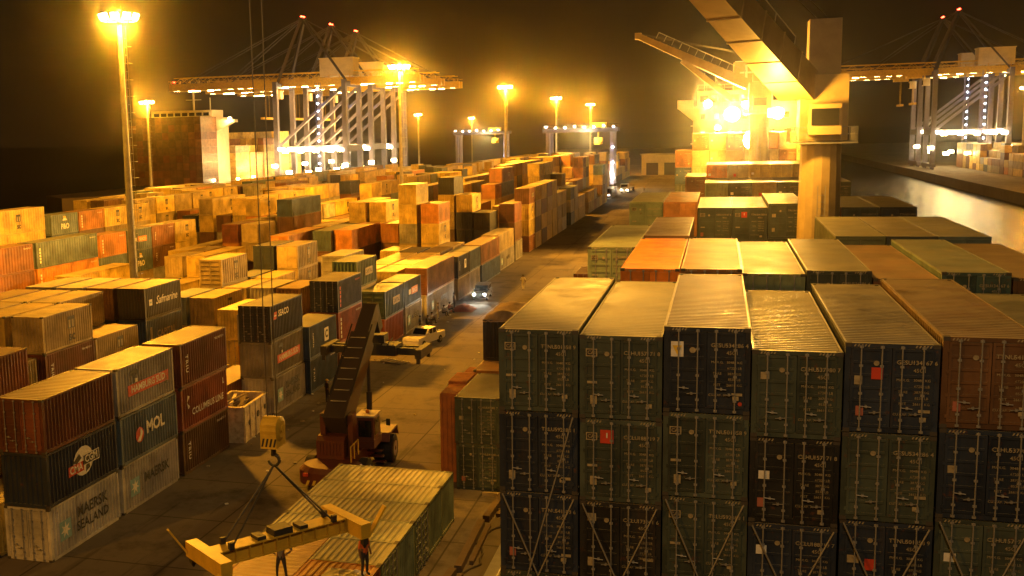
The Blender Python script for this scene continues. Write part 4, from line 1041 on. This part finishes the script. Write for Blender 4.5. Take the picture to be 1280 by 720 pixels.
# ------------------------------------------------------------------ ship moored at the far-left berth
ms=empty('moored_ship',(-184,300,0)); tag(ms,'container ship at the far-left berth behind the boxes, its bridge lit','ship')
a=MB(); a.prism([(-16.2,-10),(-14.6,10),(-14.6,200),(14.6,200),(14.6,10),(10,-10),(0,-26)],-5,3.6,'xy'); part(a,'hull',M['hull'],ms)
a=MB(); a.box(-13,50,3.6,13,62,27.5); a.box(-12,51,27.5,12,60,30.2)
part(a,'deck_house',M['cream'],ms)
a=MB(); a.box(-16.5,50,25.6,21.0,53,26.6); a.prism([(13,25.6),(20,25.6),(13,22.4)],50.2,52.8,'xz'); part(a,'bridge_wing',M['shipwhite'],ms)
for k in range(8):
    a=MB(); a.box(-11+k*2.8,50.94,28.2,-8.8+k*2.8,50.99,29.4); part(a,'window',M['glass'],ms)
a=MB(); a.bar((3,55,30.2),(3,55,37),.5); a.bar((0,55,34),(6,55,34),.25); a.bar((11,52,30.2),(11,52,34.5),.3); part(a,'signal_mast',M['shipwhite'],ms)
a=MB()
for k in range(52): y=-8+k*4; a.bar((14.5,y,3.6),(14.5,y,4.8),.12)
a.bar((14.5,-8,4.8),(14.5,198,4.8),.12); part(a,'side_railing',M['shipwhite'],ms)
a=MB(); a.lathe([(-.2,.1),(-.1,.4),(.3,.4)],(0,0,0),'z',8); part(a,'beacon',M['red'],ms,(3,55,37.3))
g=MB(); g.box(-.5,-.2,-.3,.5,.2,.3); gl=g.mesh('floodlight',M['lampcrane'])
for x,y,z in ((19.5,49.6,27.0),(12.2,49.6,26.9),(15.0,44,5.6),(15.0,64,5.2),(15.0,78,5.4)): link('floodlight',gl,ms,(x,y,z))
light('POINT',(-164.5,351,12),7000*CRANEPOW,col=(1,.50,.11),radius=.6,name='berth_light'); light('POINT',(-166,375,9),9000*CRANEPOW,col=(1,.50,.11),radius=.6,name='berth_light')
light('POINT',(-165.5,348,25.5),2500*CRANEPOW,col=(1,.50,.11),radius=.4,name='berth_light')
# low shed closing the far end of the quay
wh=empty('transit_shed',(-32,480,0)); tag(wh,'long low shed across the far end of the road','shed')
a=MB(); a.box(0,0,0,24,14,8.6); part(a,'wall',M['cream'],wh)
a=MB(); a.prism([(-.6,8.6),(24.6,8.6),(24.6,8.9),(-.6,8.9)],-.6,14.6,'xz'); part(a,'roof',M['galv'],wh)
for k in range(3):
    a=MB(); a.box(2+k*7.5,-.06,0,7+k*7.5,-.005,5.2); part(a,'door',M['dark'],wh)
# ------------------------------------------------------------------ vehicles
def wheel(parent, x, y, r, w, z=None):
    a=MB(); a.lathe([(-w/2,r*.80),(-w/2*.8,r),(w/2*.8,r),(w/2,r*.80)],(0,0,0),'x',20); o=part(a,'wheel',M['rubber'],parent,(x,y,r if z is None else z))
    a=MB(); s=1 if x>0 else -1
    a.lathe([(s*w*.40,r*.52),(s*w*.505,r*.55),(s*w*.52,r*.18),(s*w*.46,r*.12)],(0,0,0),'x',14); part(a,'rim',M['galv'],o)
    return o
rs=empty('reach_stacker',(-20.2,57.6,0),R(3)); tag(rs,'red reach stacker with raised dark boom, carrying an empty spreader over the road','reach stacker')
a=MB(); a.prism([(-4.2,.7),(-4.2,1.5),(-3.0,1.75),(2.6,1.75),(3.0,1.3),(3.0,.7)],-1.0,1.0,'yz'); part(a,'chassis',M['stackred'],rs)
a=MB(); a.lathe([(.55,1.9),(.62,2.05),(1.35,2.05),(1.62,1.75),(1.70,1.0)],(0,0,0),'z',28)
for i,v in enumerate(a.v): a.v[i]=(v[0]*.92, v[1]*.62-3.9, v[2])
part(a,'counterweight',M['stackred'],rs)
a=MB(); a.prism([(-3.5,1.72),(-3.5,2.75),(-3.2,2.95),(-1.5,3.05),(-1.5,1.72)],-1.05,.55,'yz')
for k in range(7): a.box(-.9+k*.19,-3.54,1.95,-.82+k*.19,-3.5,2.65)
part(a,'engine_cover',M['stackred'],rs)
a=MB(); a.box(-.95,-3.0,1.76,-.65,-2.2,4.15); a.box(.65,-3.0,1.76,.95,-2.2,4.15); part(a,'boom_mount',M['stackred'],rs)
P0,P1=Vector((0,-2.55,3.85)),Vector((.25,4.2,8.9))
d=(P1-P0).normalized()
a=MB(); a.bar(P0-d*.6,P0+d*6.0,1.25,1.45,1.15,1.25); part(a,'boom',M['boomgrey'],rs)
a=MB(); a.bar(P0+d*5.5,P1,.92,1.0,.85,.95); part(a,'boom_extension',M['boomgrey'],rs)
a=MB()
for s in (-.62,.62): a.bar(P0+Vector((s,0,.9))+d*.5,P0+Vector((s,0,.86))+d*6,.07)
part(a,'hose_track',M['dark'],rs)
for s in (-.78,.78):
    a=MB(); a.tube((s,1.2,1.7),(s*.9,1.5,4.4),.17,n=10); a.tube((s*.9,1.5,4.4),(s*.8,1.75,6.6),.10,n=10); part(a,'lift_cylinder',M['dark'],rs)
a=MB(); a.bar(P1+Vector((0,0,.2)),P1+Vector((.05,.8,-1.4)),.7,.7); a.cbox((.3,4.95,7.0),(1.3,1.1,.5)); part(a,'rotator',M['dark'],rs)
sr=MB(); T=Matrix.Translation((.3,4.95,6.3))@Matrix.Rotation(R(-4),4,'Z')
sr.box(-1.5,-.75,-.28,1.5,.75,.35,T); sr.box(-3.0,-.55,-.22,3.0,-.2,.2,T); sr.box(-3.0,.2,-.22,3.0,.55,.2,T)
for s in (-1,1):
    sr.box(s*3.05-.2,-1.22,-.3,s*3.05+.2,1.22,.26,T)
    for q in (-1,1): sr.box(s*3.05-.1,q*1.12-.1,-.62,s*3.05+.1,q*1.12+.1,-.301,T)
for x in (-.9,-.5,.5,.9): sr.tube(T@Vector((x,-.5,.36)),T@Vector((x,.5,.6)),.05,n=6)
part(sr,'spreader',M['dark'],rs)
a=MB(); a.box(.62,-1.4,1.78,1.72,.35,2.2); a.prism([(-1.35,2.2),(-1.25,3.55),(.05,3.55),(.30,2.2)],.66,1.68,'yz'); cb=part(a,'cab',M['stackred'],rs)
a=MB(); a.box(.60,-1.3,3.56,1.74,.15,3.66); part(a,'cab_roof',M['skip'],cb)
a=MB(); a.box(1.681,-1.05,2.5,1.70,-.05,3.4); part(a,'window',M['glass'],cb)
a=MB(); a.box(.80,-1.36,2.45,1.56,-1.315,3.4); part(a,'window',M['glass'],cb)
for s in (-1,1):
    a=MB(); a.prism([(.9,1.55),(1.1,2.05),(3.0,2.05),(3.4,1.4),(3.3,1.4),(2.9,1.93),(1.2,1.93),(1.0,1.55)],s*1.02,s*2.0,'yz'); part(a,'mudguard',M['stackred'],rs)
    for k in range(3):
        a=MB(); a.box(s*1.15-.25,.20-k*.33,.5+k*.42,s*1.15+.5*s+.25,.55-k*.33,.55+k*.42); part(a,'step',M['stackred'],rs)
    for x in (1.15,1.80): wheel(rs,s*x,2.1,.85,.58)
    wheel(rs,s*1.55,-2.9,.85,.58)
a=MB(); a.tube((-.75,-2.9,2.9),(-.75,-2.9,4.0),.09,n=8); a.tube((-.75,-2.9,4.0),(-.75,-3.2,4.15),.09,n=8); part(a,'exhaust',M['dark'],rs)
a=MB()
for s in (-1.04,):
    for y in (-3.4,-2.4,-1.4,-.4,.6): a.bar((s,y,1.75),(s,y,2.75),.05)
    for z in (2.25,2.75): a.bar((s,-3.4,z),(s,.6,z),.05)
for y in (-4.9,-4.2,-3.4): a.bar((1.35,y,2.05),(1.35,y,2.9),.05)
a.bar((1.35,-4.9,2.9),(1.35,-3.4,2.9),.05); part(a,'handrail',M['yellowpaint'],rs)
a=MB(); a.lathe([(0,.10),(.16,.10),(.2,.05)],(1.15,-.6,3.66),'z',10); part(a,'beacon',M['lorange'],cb)
for s in (-1,1):
    a=MB(); a.bar((1.2+s*.62,.1,3.0),(1.2+s*.62+s*.3,.25,3.05),.04); a.box(1.2+s*.95-.12,.2,2.75,1.2+s*.95+.12,.25,3.15); part(a,'mirror',M['dark'],cb)
    a=MB(); a.box(s*1.2-.14,-5.12,1.2,s*1.2+.14,-5.05,1.38); part(a,'tail_lamp',M['lred'],rs)
a=MB(); y=-5.165
for k in range(7): a.quad((-1.2+k*.36,y,.72),(-1.05+k*.36,y,.72),(-.93+k*.36,y,1.0),(-1.08+k*.36,y,1.0))
part(a,'warning_stripes',M['lyellow'],rs)
a=MB(); dB=(P1-P0).normalized(); nB=Vector((0,-dB.z,dB.y))
for k in range(7): q=P0+dB*(.6+k*.8)+nB*.74; a.bar(q+Vector((-.45,0,0)),q+Vector((.45,0,0)),.10,.05)
part(a,'hose_clip',M['bar'],rs)

def pickup(loc, rz, lb, paint, lit, cat='pickup truck', nm='pickup_truck', closed=False):
    r=empty(nm,loc,rz); tag(r,lb,cat)
    a=MB(); a.prism([(-2.5,.45),(-2.55,.75),(-2.5,1.02),(-1.05,1.06),(-.2,1.08),(2.5,1.05),(2.55,.5),(2.3,.38),(-2.3,.38)],-.86,.86,'yz')
    if closed: a.prism([(-1.1,1.06),(-.45,1.62),(2.2,1.66),(2.5,1.05)],-.78,.78,'yz')
    else:
        a.prism([(-1.1,1.06),(-.45,1.64),(.85,1.66),(1.05,1.07)],-.78,.78,'yz')
    a.box(-.80,-2.58,.42,.80,-2.50,.62); part(a,'body',M[paint],r)
    if not closed: a=MB(); a.box(-.74,1.12,1.062,.74,2.44,1.068); part(a,'load_bed',M['dark'],r)
    a=MB(); T=Matrix(((1,0,0,0),(0,1,0,-.012),(0,0,1,.012),(0,0,0,1)))
    o=a.pts([(-.68,-1.03,1.13),(.68,-1.03,1.13),(.66,-.50,1.59),(-.66,-.50,1.59)],T); a.face((o,o+1,o+2,o+3)); part(a,'windscreen',M['glass'],r)
    for s in (-1,1):
        for y0,y1 in ((-.55,.12),(.22,.85))+(((.98,2.0),) if closed else ()):
            a=MB(); a.box(min(s*.782,s*.80),y0+.05 if y0>0 else y0+.12,1.14,max(s*.782,s*.80),y1,1.56); part(a,'window',M['glass'],r)
        for y in (-1.6,1.55): wheel(r,s*.78,y,.36,.24)
        a=MB(); a.lathe([(-.03,.13),(.03,.10)],(0,0,0),'y',10); part(a,'headlight',M['head'] if lit else M['lwhite'],r,(s*.62,-2.56,.82))
        a=MB(); a.box(s*.86-.09,-.72,1.10,s*.86+.09,-.60,1.25); part(a,'mirror',M[paint],r)
    return r
pickup((-26.0,95.4,0),R(-14),'white pickup truck parked beside the boxes on the road','carwhite',False)
pickup((-26.6,124.2,0),R(4),'dark car driving up the road with both headlights on','truckdark',True,'car','dark_car',True)
for s in (-.62,.62): light('SPOT',(-26.5+s,121.3,.85),700,col=(1,.93,.72),radius=.1,name='headlight_beam',spot_size=R(50),spot_blend=.5).rotation_euler=(R(82),0,R(184))
def terminal_truck(loc, rz, lb, paint, load=None):
    r=empty('terminal_truck',loc,rz); tag(r,lb,'truck','port trucks queueing far up the road')
    a=MB(); a.box(-1.2,-6.2,1.05,1.2,6.2,1.35); a.box(-.5,-9.5,.7,.5,-6.0,1.1); part(a,'chassis',M['dark'],r)
    a=MB(); a.prism([(-9.6,.7),(-9.6,1.9),(-9.2,2.9),(-7.6,2.95),(-7.6,.7)],-1.2,1.2,'yz'); cb=part(a,'cab',M[paint],r)
    a=MB(); a.box(-1.0,-9.62,1.95,1.0,-9.44,2.7); part(a,'windscreen',M['glass'],cb)
    for s in (-1,1):
        for y in (-8.6,-5.4,4.0,5.2): wheel(r,s*1.0,y,.5,.35)
        a=MB(); a.box(s*.9-.14,6.2,1.05,s*.9+.14,6.26,1.3); part(a,'tail_lamp',M['tail'],r)
        a=MB(); a.box(s*.85-.14,-9.66,.9,s*.85+.14,-9.6,1.1); part(a,'headlight',M['head'],r)
    return r
terminal_truck((-31.5,292,0),R(2),'nearest port truck in the queue, beside the lit gantry leg','skip')
terminal_truck((-31.0,325,0),R(0),'middle port truck of the queue far up the road','stackred')
terminal_truck((-27.5,352,0),R(-3),'farthest port truck of the queue by the low shed','cream')
fk=empty('forklift',(-34.0,258,0),R(160)); tag(fk,'red forklift working beside the far stacks','forklift')
a=MB(); a.prism([(-1.6,.4),(-1.6,1.4),(-.6,1.6),(1.3,1.3),(1.3,.4)],-.75,.75,'yz'); part(a,'body',M['stackred'],fk)
a=MB()
for s in (-.65,.65): a.bar((s,-.6,1.5),(s,-.4,2.6),.09); a.bar((s,.7,1.3),(s,.5,2.6),.09)
a.box(-.75,-.5,2.6,.75,.6,2.68); part(a,'overhead_guard',M['dark'],fk)
a=MB()
for s in (-.4,.4): a.bar((s,1.45,.1),(s,1.45,3.2),.14)
a.box(-.6,1.5,.2,.6,1.56,1.0); a.box(-.5,1.5,.1,-.3,2.7,.16); a.box(.3,1.5,.1,.5,2.7,.16); part(a,'mast',M['dark'],fk)
for s in (-1,1):
    wheel(fk,s*.65,.9,.42,.3); wheel(fk,s*.6,-1.1,.36,.25)
    a=MB(); a.box(s*.5-.1,-1.66,1.1,s*.5+.1,-1.6,1.25); part(a,'tail_lamp',M['tail'],fk)

# ------------------------------------------------------------------ people
def person_mesh(name, J, shirt, trouser, cap):
    """J: joints; one continuous skinned body"""
    names=['pelvis','belly','chest','neck','head','headtop','ls','le','lw','lh','rs','re','rw','rh','lk_h','lk','la','lt','rk_h','rk','ra','rt']
    E=[('pelvis','belly'),('belly','chest'),('chest','neck'),('neck','head'),('head','headtop'),('chest','ls'),('ls','le'),('le','lw'),('lw','lh'),('chest','rs'),('rs','re'),('re','rw'),('rw','rh'),
       ('pelvis','lk_h'),('lk_h','lk'),('lk','la'),('la','lt'),('pelvis','rk_h'),('rk_h','rk'),('rk','ra'),('ra','rt')]
    rad=dict(pelvis=.14,belly=.13,chest=.155,neck=.06,head=.092,headtop=.075,ls=.068,le=.048,lw=.034,lh=.036,rs=.068,re=.048,rw=.034,rh=.036,lk_h=.10,lk=.066,la=.045,lt=.042,rk_h=.10,rk=.066,ra=.045,rt=.042)
    me=bpy.data.meshes.new(name); me.from_pydata([J[n] for n in names],[(names.index(a),names.index(b)) for a,b in E],[])
    o=bpy.data.objects.new(name,me); COL.objects.link(o)
    sk=o.modifiers.new('skin','SKIN'); ss=o.modifiers.new('sub','SUBSURF'); ss.levels=ss.render_levels=1
    for i,n in enumerate(names):
        me.skin_vertices[0].data[i].radius=(rad[n]*(1.25 if n in('chest','pelvis') else 1),rad[n]*(.85 if n in ('chest',) else 1))
    me.skin_vertices[0].data[0].use_root=True
    dg=bpy.context.evaluated_depsgraph_get(); m2=bpy.data.meshes.new_from_object(o.evaluated_get(dg)); bpy.data.objects.remove(o)
    for k in (shirt,trouser,'skin','hair'): m2.materials.append(M[k])
    pv=Vector(J['pelvis'])
    def dist(p,a,b):
        a,b=Vector(a),Vector(b); t=max(0,min(1,(p-a).dot(b-a)/(b-a).length_squared)); return (p-(a+(b-a)*t)).length
    segs=[(0,'pelvis','belly'),(0,'belly','chest'),(0,'chest','neck'),(2,'neck','head'),(2,'head','headtop'),(0,'ls','le'),(2,'le','lw'),(2,'lw','lh'),(0,'rs','re'),(2,'re','rw'),(2,'rw','rh'),(0,'chest','ls'),(0,'chest','rs'),
          (1,'pelvis','lk_h'),(1,'lk_h','lk'),(1,'lk','la'),(3,'la','lt'),(1,'pelvis','rk_h'),(1,'rk_h','rk'),(1,'rk','ra'),(3,'ra','rt')]
    for p in m2.polygons:
        p.use_smooth=True; p.material_index=min(segs,key=lambda s:dist(p.center,J[s[1]],J[s[2]]))[0]
    return m2
def joints(kind):
    J=dict(pelvis=(0,0,.95),belly=(0,-.01,1.12),chest=(0,0,1.34),neck=(0,0,1.50),head=(0,-.02,1.62),headtop=(0,-.01,1.70),ls=(-.19,0,1.42),le=(-.25,.02,1.14),lw=(-.27,-.06,.90),lh=(-.27,-.08,.80),
      rs=(.19,0,1.42),re=(.25,.02,1.14),rw=(.27,-.06,.90),rh=(.27,-.08,.80),lk_h=(-.10,0,.88),lk=(-.12,-.02,.50),la=(-.13,.02,.08),lt=(-.15,-.14,.04),rk_h=(.10,0,.88),rk=(.12,-.02,.50),ra=(.13,.02,.08),rt=(.15,-.14,.04))
    if kind=='akimbo': J.update(le=(-.46,.05,1.22),lw=(-.26,-.03,1.04),lh=(-.18,-.06,1.0),re=(.46,.05,1.22),rw=(.26,-.03,1.04),rh=(.18,-.06,1.0),lk=(-.16,-.02,.50),la=(-.20,.02,.08),lt=(-.23,-.14,.04),rk=(.16,-.02,.5),ra=(.20,.02,.08),rt=(.23,-.14,.04))
    if kind=='walk': J.update(lk=(-.11,-.22,.52),la=(-.11,-.28,.10),lt=(-.12,-.44,.07),rk=(.11,.06,.50),ra=(.11,.38,.13),rt=(.12,.28,.04),le=(-.26,.16,1.16),lw=(-.26,.12,.94),lh=(-.26,.09,.85),re=(.26,-.14,1.16),rw=(.25,-.32,1.02),rh=(.25,-.40,.98))
    if kind=='sit': J.update(pelvis=(0,0,.36),belly=(0,.02,.54),chest=(0,-.03,.76),neck=(0,-.06,.91),head=(0,-.10,1.03),headtop=(0,-.10,1.11),ls=(-.19,-.03,.84),le=(-.27,-.20,.62),lw=(-.16,-.42,.62),lh=(-.10,-.50,.62),
        rs=(.19,-.03,.84),re=(.27,-.20,.62),rw=(.16,-.42,.62),rh=(.10,-.50,.62),lk_h=(-.11,-.04,.34),lk=(-.16,-.46,.50),la=(-.16,-.46,.08),lt=(-.17,-.62,.04),rk_h=(.11,-.04,.34),rk=(.16,-.46,.50),ra=(.16,-.46,.08),rt=(.17,-.62,.04))
    return J
_pm={}
def cap_mesh(k):
    if k not in _cont:
        a=MB(); a.lathe([(0,.128),(.04,.125),(.09,.09),(.115,.03)],(0,0,0),'z',14)
        if k=='helmet': a.lathe([(-.012,.15),(.0,.15)],(0,-.02,0),'z',14)
        _cont[k]=a.mesh(k,M['lyellow'] if k=='helmet' else M['hair'],True)
    return _cont[k]
def person(kind, loc, rz, shirt, trouser, head, lb, s=1.0, grp=None):
    key=(kind,shirt,trouser)
    if key not in _pm: _pm[key]=person_mesh('person',joints(kind),shirt,trouser,head)
    o=link('person',_pm[key],None,loc,rz); o.scale=(s,s,s); tag(o,lb,'person',grp)
    J=joints(kind); h=J['headtop']
    link('helmet' if head=='helmet' else 'hair',cap_mesh(head),o,(h[0],h[1],h[2]-.02))
    return o
person('akimbo',(-15.75,36.3,2.61),R(0),'greycloth','darkcloth','hair','man in grey with hands on hips, standing on the orange crosswise box')
person('stand',(-12.75,37.4,2.61),R(60),'orangevest','darkcloth','hair','man in orange shirt standing near the end of the crosswise boxes')
person('walk',(-23.0,131.6,0),R(200),'palecloth','palecloth','hair','walker in pale overalls on the far side of the road',1.08)
person('walk',(-29.8,258.5,0),R(160),'palecloth','darkcloth','helmet','helmeted worker walking near the red forklift')
person('stand',(-22.5,350,0),R(180),'palecloth','greycloth','helmet','worker standing at the far end of the road')
person('stand',(-27.9,100.9,0),R(90),'darkcloth','darkcloth','hair','tall man in dark clothes leaning by the wall behind the white pickup')
person('sit',(-28.2,104.6,0),R(80),'darkcloth','darkcloth','hair','seated man in dark clothes nearest the white pickup')
person('sit',(-28.3,106.6,0),R(100),'palecloth','darkcloth','hair','seated man in a pale shirt against the boxes')
person('stand',(-28.2,109.2,0),R(110),'darkcloth','greycloth','hair','standing man in dark shirt and grey trousers by the long white box')
person('sit',(-28.2,111.4,0),R(70),'greycloth','darkcloth','hair','seated man in a grey shirt halfway along the long white box')
person('sit',(-28.1,113.6,0),R(95),'pinkcloth','darkcloth','hair','seated man in a faded red shirt beside the cloth heap')
person('stand',(-28.2,116.6,0),R(80),'greycloth','darkcloth','hair','standing man in a grey shirt beyond the cloth heap')
person('stand',(-27.3,72.6,0),R(140),'darkcloth','darkcloth','helmet','helmeted worker in dark clothes behind the reach stacker')
person('stand',(-26.0,74.1,0),R(220),'pinkcloth','darkcloth','hair','worker in a faded red shirt behind the reach stacker')

# ------------------------------------------------------------------ small things about the quay
sk=empty('steel_skip',(-30.2,63.4,0),R(3)); tag(sk,'open-topped cream steel skip with round holes, full of scrap planks','skip')
a=MB(); w_,l_,h_=1.25,2.1,2.3
for s in (-1,1):
    a.box(min(s*w_,s*(w_-.08)),-l_,0,max(s*w_,s*(w_-.08)),l_,h_); a.box(-w_+.08,min(s*l_,s*(l_-.08)),0,w_-.08,max(s*l_,s*(l_-.08)),h_)
    for k in range(5): a.box(s*w_ if s>0 else s*w_-.05,-l_+.1+k*1.0,0,s*w_+.05 if s>0 else s*w_,-l_+.2+k*1.0,h_)
a.box(-w_+.08,-l_+.08,.05,w_-.08,l_-.08,1.7)
for s in (-1,1): a.box(s*w_-.1,-l_-.02,h_,s*w_+.1,l_+.02,h_+.09); a.box(-w_+.1,s*l_-.1,h_,w_-.1,s*l_+.1,h_+.09)
part(a,'body',M['skip'],sk)
for y,z,r_ in ((-1.1,1.15,.17),(.45,1.35,.22),(1.75,1.5,.17)):
    a=MB(); a.lathe([(-.02,r_),(.02,r_)],(0,0,0),'x',14); part(a,'hole',M['dark'],sk,(w_+.025,y,z))
pl=random.Random(4)
for k in range(9):
    a=MB(); a.cbox((0,0,0),(.22,2.6+pl.random(),.06)); o=part(a,'plank',M['timber'] if k%3 else M['skip'],None,(-30.2+pl.uniform(-.5,.5),63.4+pl.uniform(-.3,.3),1.76+.085*k),R(pl.uniform(-25,25)))
    o.rotation_euler.x=R(pl.uniform(-2,2)); tag(o,'loose plank among the scrap heaped in the cream skip','plank','scrap planks in the skip')
# crumpled tarpaulin over the open-topped box
a=MB(); n1,n2=14,30; o_=len(a.v); tr=random.Random(9)
for i in range(n1+1):
    for j in range(n2+1):
        x=-1.24+2.48*i/n1; y=-3.05+6.1*j/n2; z=.12+.34*math.exp(-(x/.8)**2)*(.6+.5*math.sin(y*1.7))+.10*tr.random()
        if i in (0,n1) or j in (0,n2): z=-.10-.08*tr.random()
        a.v.append((x*(1.012 if i in(0,n1) else 1),y*(1.004 if j in(0,n2) else 1),z))
for i in range(n1):
    for j in range(n2): q=o_+i*(n2+1)+j; a.face((q,q+n2+1,q+n2+2,q+1))
tag(part(a,'tarpaulin',M['tarp'],None,(-11.56-W/2,65.4+L20/2,7.82),smooth=True),'crumpled brown tarpaulin over the dark open-topped box','tarpaulin')
a=MB(); o_=len(a.v); tr=random.Random(5)
for i in range(9):
    for j in range(7): a.v.append((-.8+.2*i+.08*tr.random(),-.6+.2*j+.06*tr.random(),.03+.16*tr.random()*(0 if i in(0,8) or j in (0,6) else 1)))
for i in range(8):
    for j in range(6): q=o_+i*7+j; a.face((q,q+7,q+8,q+1))
tag(part(a,'cloth_sheet',M['sheet'],None,(-13.6,37.1,2.60)),'crumpled white sheet lying on the orange crosswise box','sheet')
a=MB(); o_=len(a.v)
for i in range(13):
    for j in range(11):
        x=-1.3+2.6*i/12; y=-1.6+3.2*j/10; q=max(0,1-(x/1.3)**2)*max(0,1-(y/1.6)**2); a.v.append((x,y,.02+.55*q*(.7+.6*tr.random())))
for i in range(12):
    for j in range(10): q=o_+i*11+j; a.face((q,q+11,q+12,q+1))
tag(part(a,'cloth_heap',M['pinkcloth'],None,(-26.9,115.6,0),smooth=True),'heap of pale red cloth and bundles on the road edge','heap')
fs=empty('steel_frame_stack',(-14.15,60.3,0)); tag(fs,'narrow stack of orange steel frames with stepped tops beside the paired green boxes','frame stack')
for k,(y0,z1,x0) in enumerate(((-3.5,5.05,-.5),(-1.0,5.2,-.62),(1.5,5.0,-.45))):
    a=MB(); a.box(x0,y0,0,.5,y0+2.4,z1)
    for q in range(8): a.box(x0,y0+.1+q*.29,z1,.5,y0+.24+q*.29,z1+.035)
    for q in range(4): a.box(x0+.05+q*.25,y0-.04,.1,x0+.15+q*.25,y0,z1-.1)
    part(a,'frame',M['rustframe'],fs)
# timbers and cables along the quay edge
qr=random.Random(3)
for k,(y,x,l,rz,lb) in enumerate([(41.5,-11.1,5.5,-3,'old timber on the quay edge, nearest the camera'),(47.5,-10.9,6.0,2,'long old timber lying by the quay edge beside the cable'),(53.2,-10.8,4.4,-2,'short old timber at the foot of the green boxes')]):
    a=MB(); a.cbox((0,0,.17),(.34,l,.34)); a.cbox((.42,.4,.10),(.2,l*.8,.2)); tag(part(a,'timber_baulk',M['timber'],None,(x,y,0),R(rz)),lb,'timber')
cu=MB(); pts=[(-10.35+.30*math.sin(k*.8)+.12*math.sin(k*2.3),40+k*.62,.05) for k in range(28)]
for p,q in zip(pts,pts[1:]): cu.tube(p,q,.05,n=6)
tag(part(cu,'mooring_rope',M['rope'],None),'dark rope lying slack along the quay edge','rope')
a=MB(); a.box(-1.3,-.09,0,1.3,.09,.20); tag(part(a,'timber_sleeper',M['jib'],None,(-10.6,55.0,0),R(4)),'pale sleeper lying crosswise below the paired green boxes','timber')
a=MB()
for s in (-.55,.55): a.bar((s,-1.4,.06),(s,1.4,.06),.09)
for k in range(6): a.bar((-.55,-1.25+k*.5,.06),(.55,-1.25+k*.5,.06),.07)
tag(part(a,'steel_rack',M['galv'],None,(-26.6,87.4,0),R(62)),'ladder-like steel rack lying flat on the lit road','rack')
for y in (28,58,88,118,148):
    a=MB(); a.lathe([(0,.34),(.05,.34),(.12,.22),(.42,.19),(.5,.30),(.58,.30),(.62,.20)],(0,0,0),'z',14)
    tag(part(a,'mooring_bollard',M['dark'],None,(-9.9,y,.0)),'black iron bollard on the quay edge','bollard','bollards along the quay edge')
for k in range(46):
    a=MB(); s=qr.uniform(.06,.2); a.cbox((0,0,.03),(s,s*qr.uniform(.4,1.4),.05)); 
    x,y=qr.choice([(-28.6,qr.uniform(56,80)),(-24,qr.uniform(45,80)),(-28,qr.uniform(86,118)),(-21,qr.uniform(62,95))]); x+=qr.uniform(-1.2,1.6)
    tag(part(a,'litter_scrap',M['sheet'] if k%2 else M['ltan'],None,(x,y,.006),qr.uniform(0,3)),'scrap of pale litter lying on the road','litter','litter scattered on the road')

# ------------------------------------------------------------------ night air, sky, camera
w=bpy.data.worlds.new('World'); SC.world=w; w.use_nodes=True; nt=w.node_tree; bg=nt.nodes['Background']
tc=N(nt,'ShaderNodeTexCoord'); sx=N(nt,'ShaderNodeSeparateXYZ'); nt.links.new(tc.outputs['Generated'],sx.inputs[0])
cr=ramp(nt,sx.outputs[2],0.0,.45,(.0170,.0078,.0019),(.0120,.0058,.0016))
nt.links.new(cr,bg.inputs['Color']); bg.inputs['Strength'].default_value=SKYPOW
if HAZE:
    mb=MB(); mb.box(-420,-140,-8.2,430,1250,70); me=mb.mesh('haze',[])
    mt=bpy.data.materials.new('night_haze'); mt.use_nodes=True; nt=mt.node_tree
    for n in list(nt.nodes):
        if n.type=='BSDF_PRINCIPLED': nt.nodes.remove(n)
    pv=N(nt,'ShaderNodeVolumePrincipled'); pv.inputs['Color'].default_value=(.9,.88,.84,1); pv.inputs['Density'].default_value=HAZE; pv.inputs['Anisotropy'].default_value=.98
    nt.links.new(pv.outputs[0],[n for n in nt.nodes if n.type=='OUTPUT_MATERIAL'][0].inputs['Volume'])
    me.materials.append(mt); o=link('haze',me); o['kind']='stuff'; o['label']='thin damp night haze glowing around the lamps'; o['category']='haze'
cd=bpy.data.cameras.new('camera'); cam=bpy.data.objects.new('camera',cd); COL.objects.link(cam); SC.camera=cam
cd.sensor_width=36; cd.lens=1344.4/1280*36; cd.shift_x=.125; cd.clip_start=.5; cd.clip_end=20000
PIT,YAW,ROL=.140,.303,-.025
Fw=Vector((-math.sin(YAW)*math.cos(PIT),math.cos(YAW)*math.cos(PIT),-math.sin(PIT))); Rt=Vector((math.cos(YAW),math.sin(YAW),0)); Up=Rt.cross(Fw)
R2=math.cos(ROL)*Rt+math.sin(ROL)*Up; U2=-math.sin(ROL)*Rt+math.cos(ROL)*Up
mw=Matrix((R2,U2,-Fw)).transposed().to_4x4(); mw.translation=(0,0,19.35); cam.matrix_world=mw
SC.render.engine='CYCLES'
SC.view_settings.view_transform='Standard'; SC.view_settings.look='None'; SC.view_settings.exposure=EXPO; SC.view_settings.gamma=1
cy=SC.cycles; cy.max_bounces=5; cy.diffuse_bounces=3; cy.glossy_bounces=2; cy.volume_bounces=0; cy.transparent_max_bounces=4
cy.sample_clamp_indirect=4; cy.sample_clamp_direct=0; cy.caustics_reflective=False; cy.caustics_refractive=False; cy.use_denoising=True
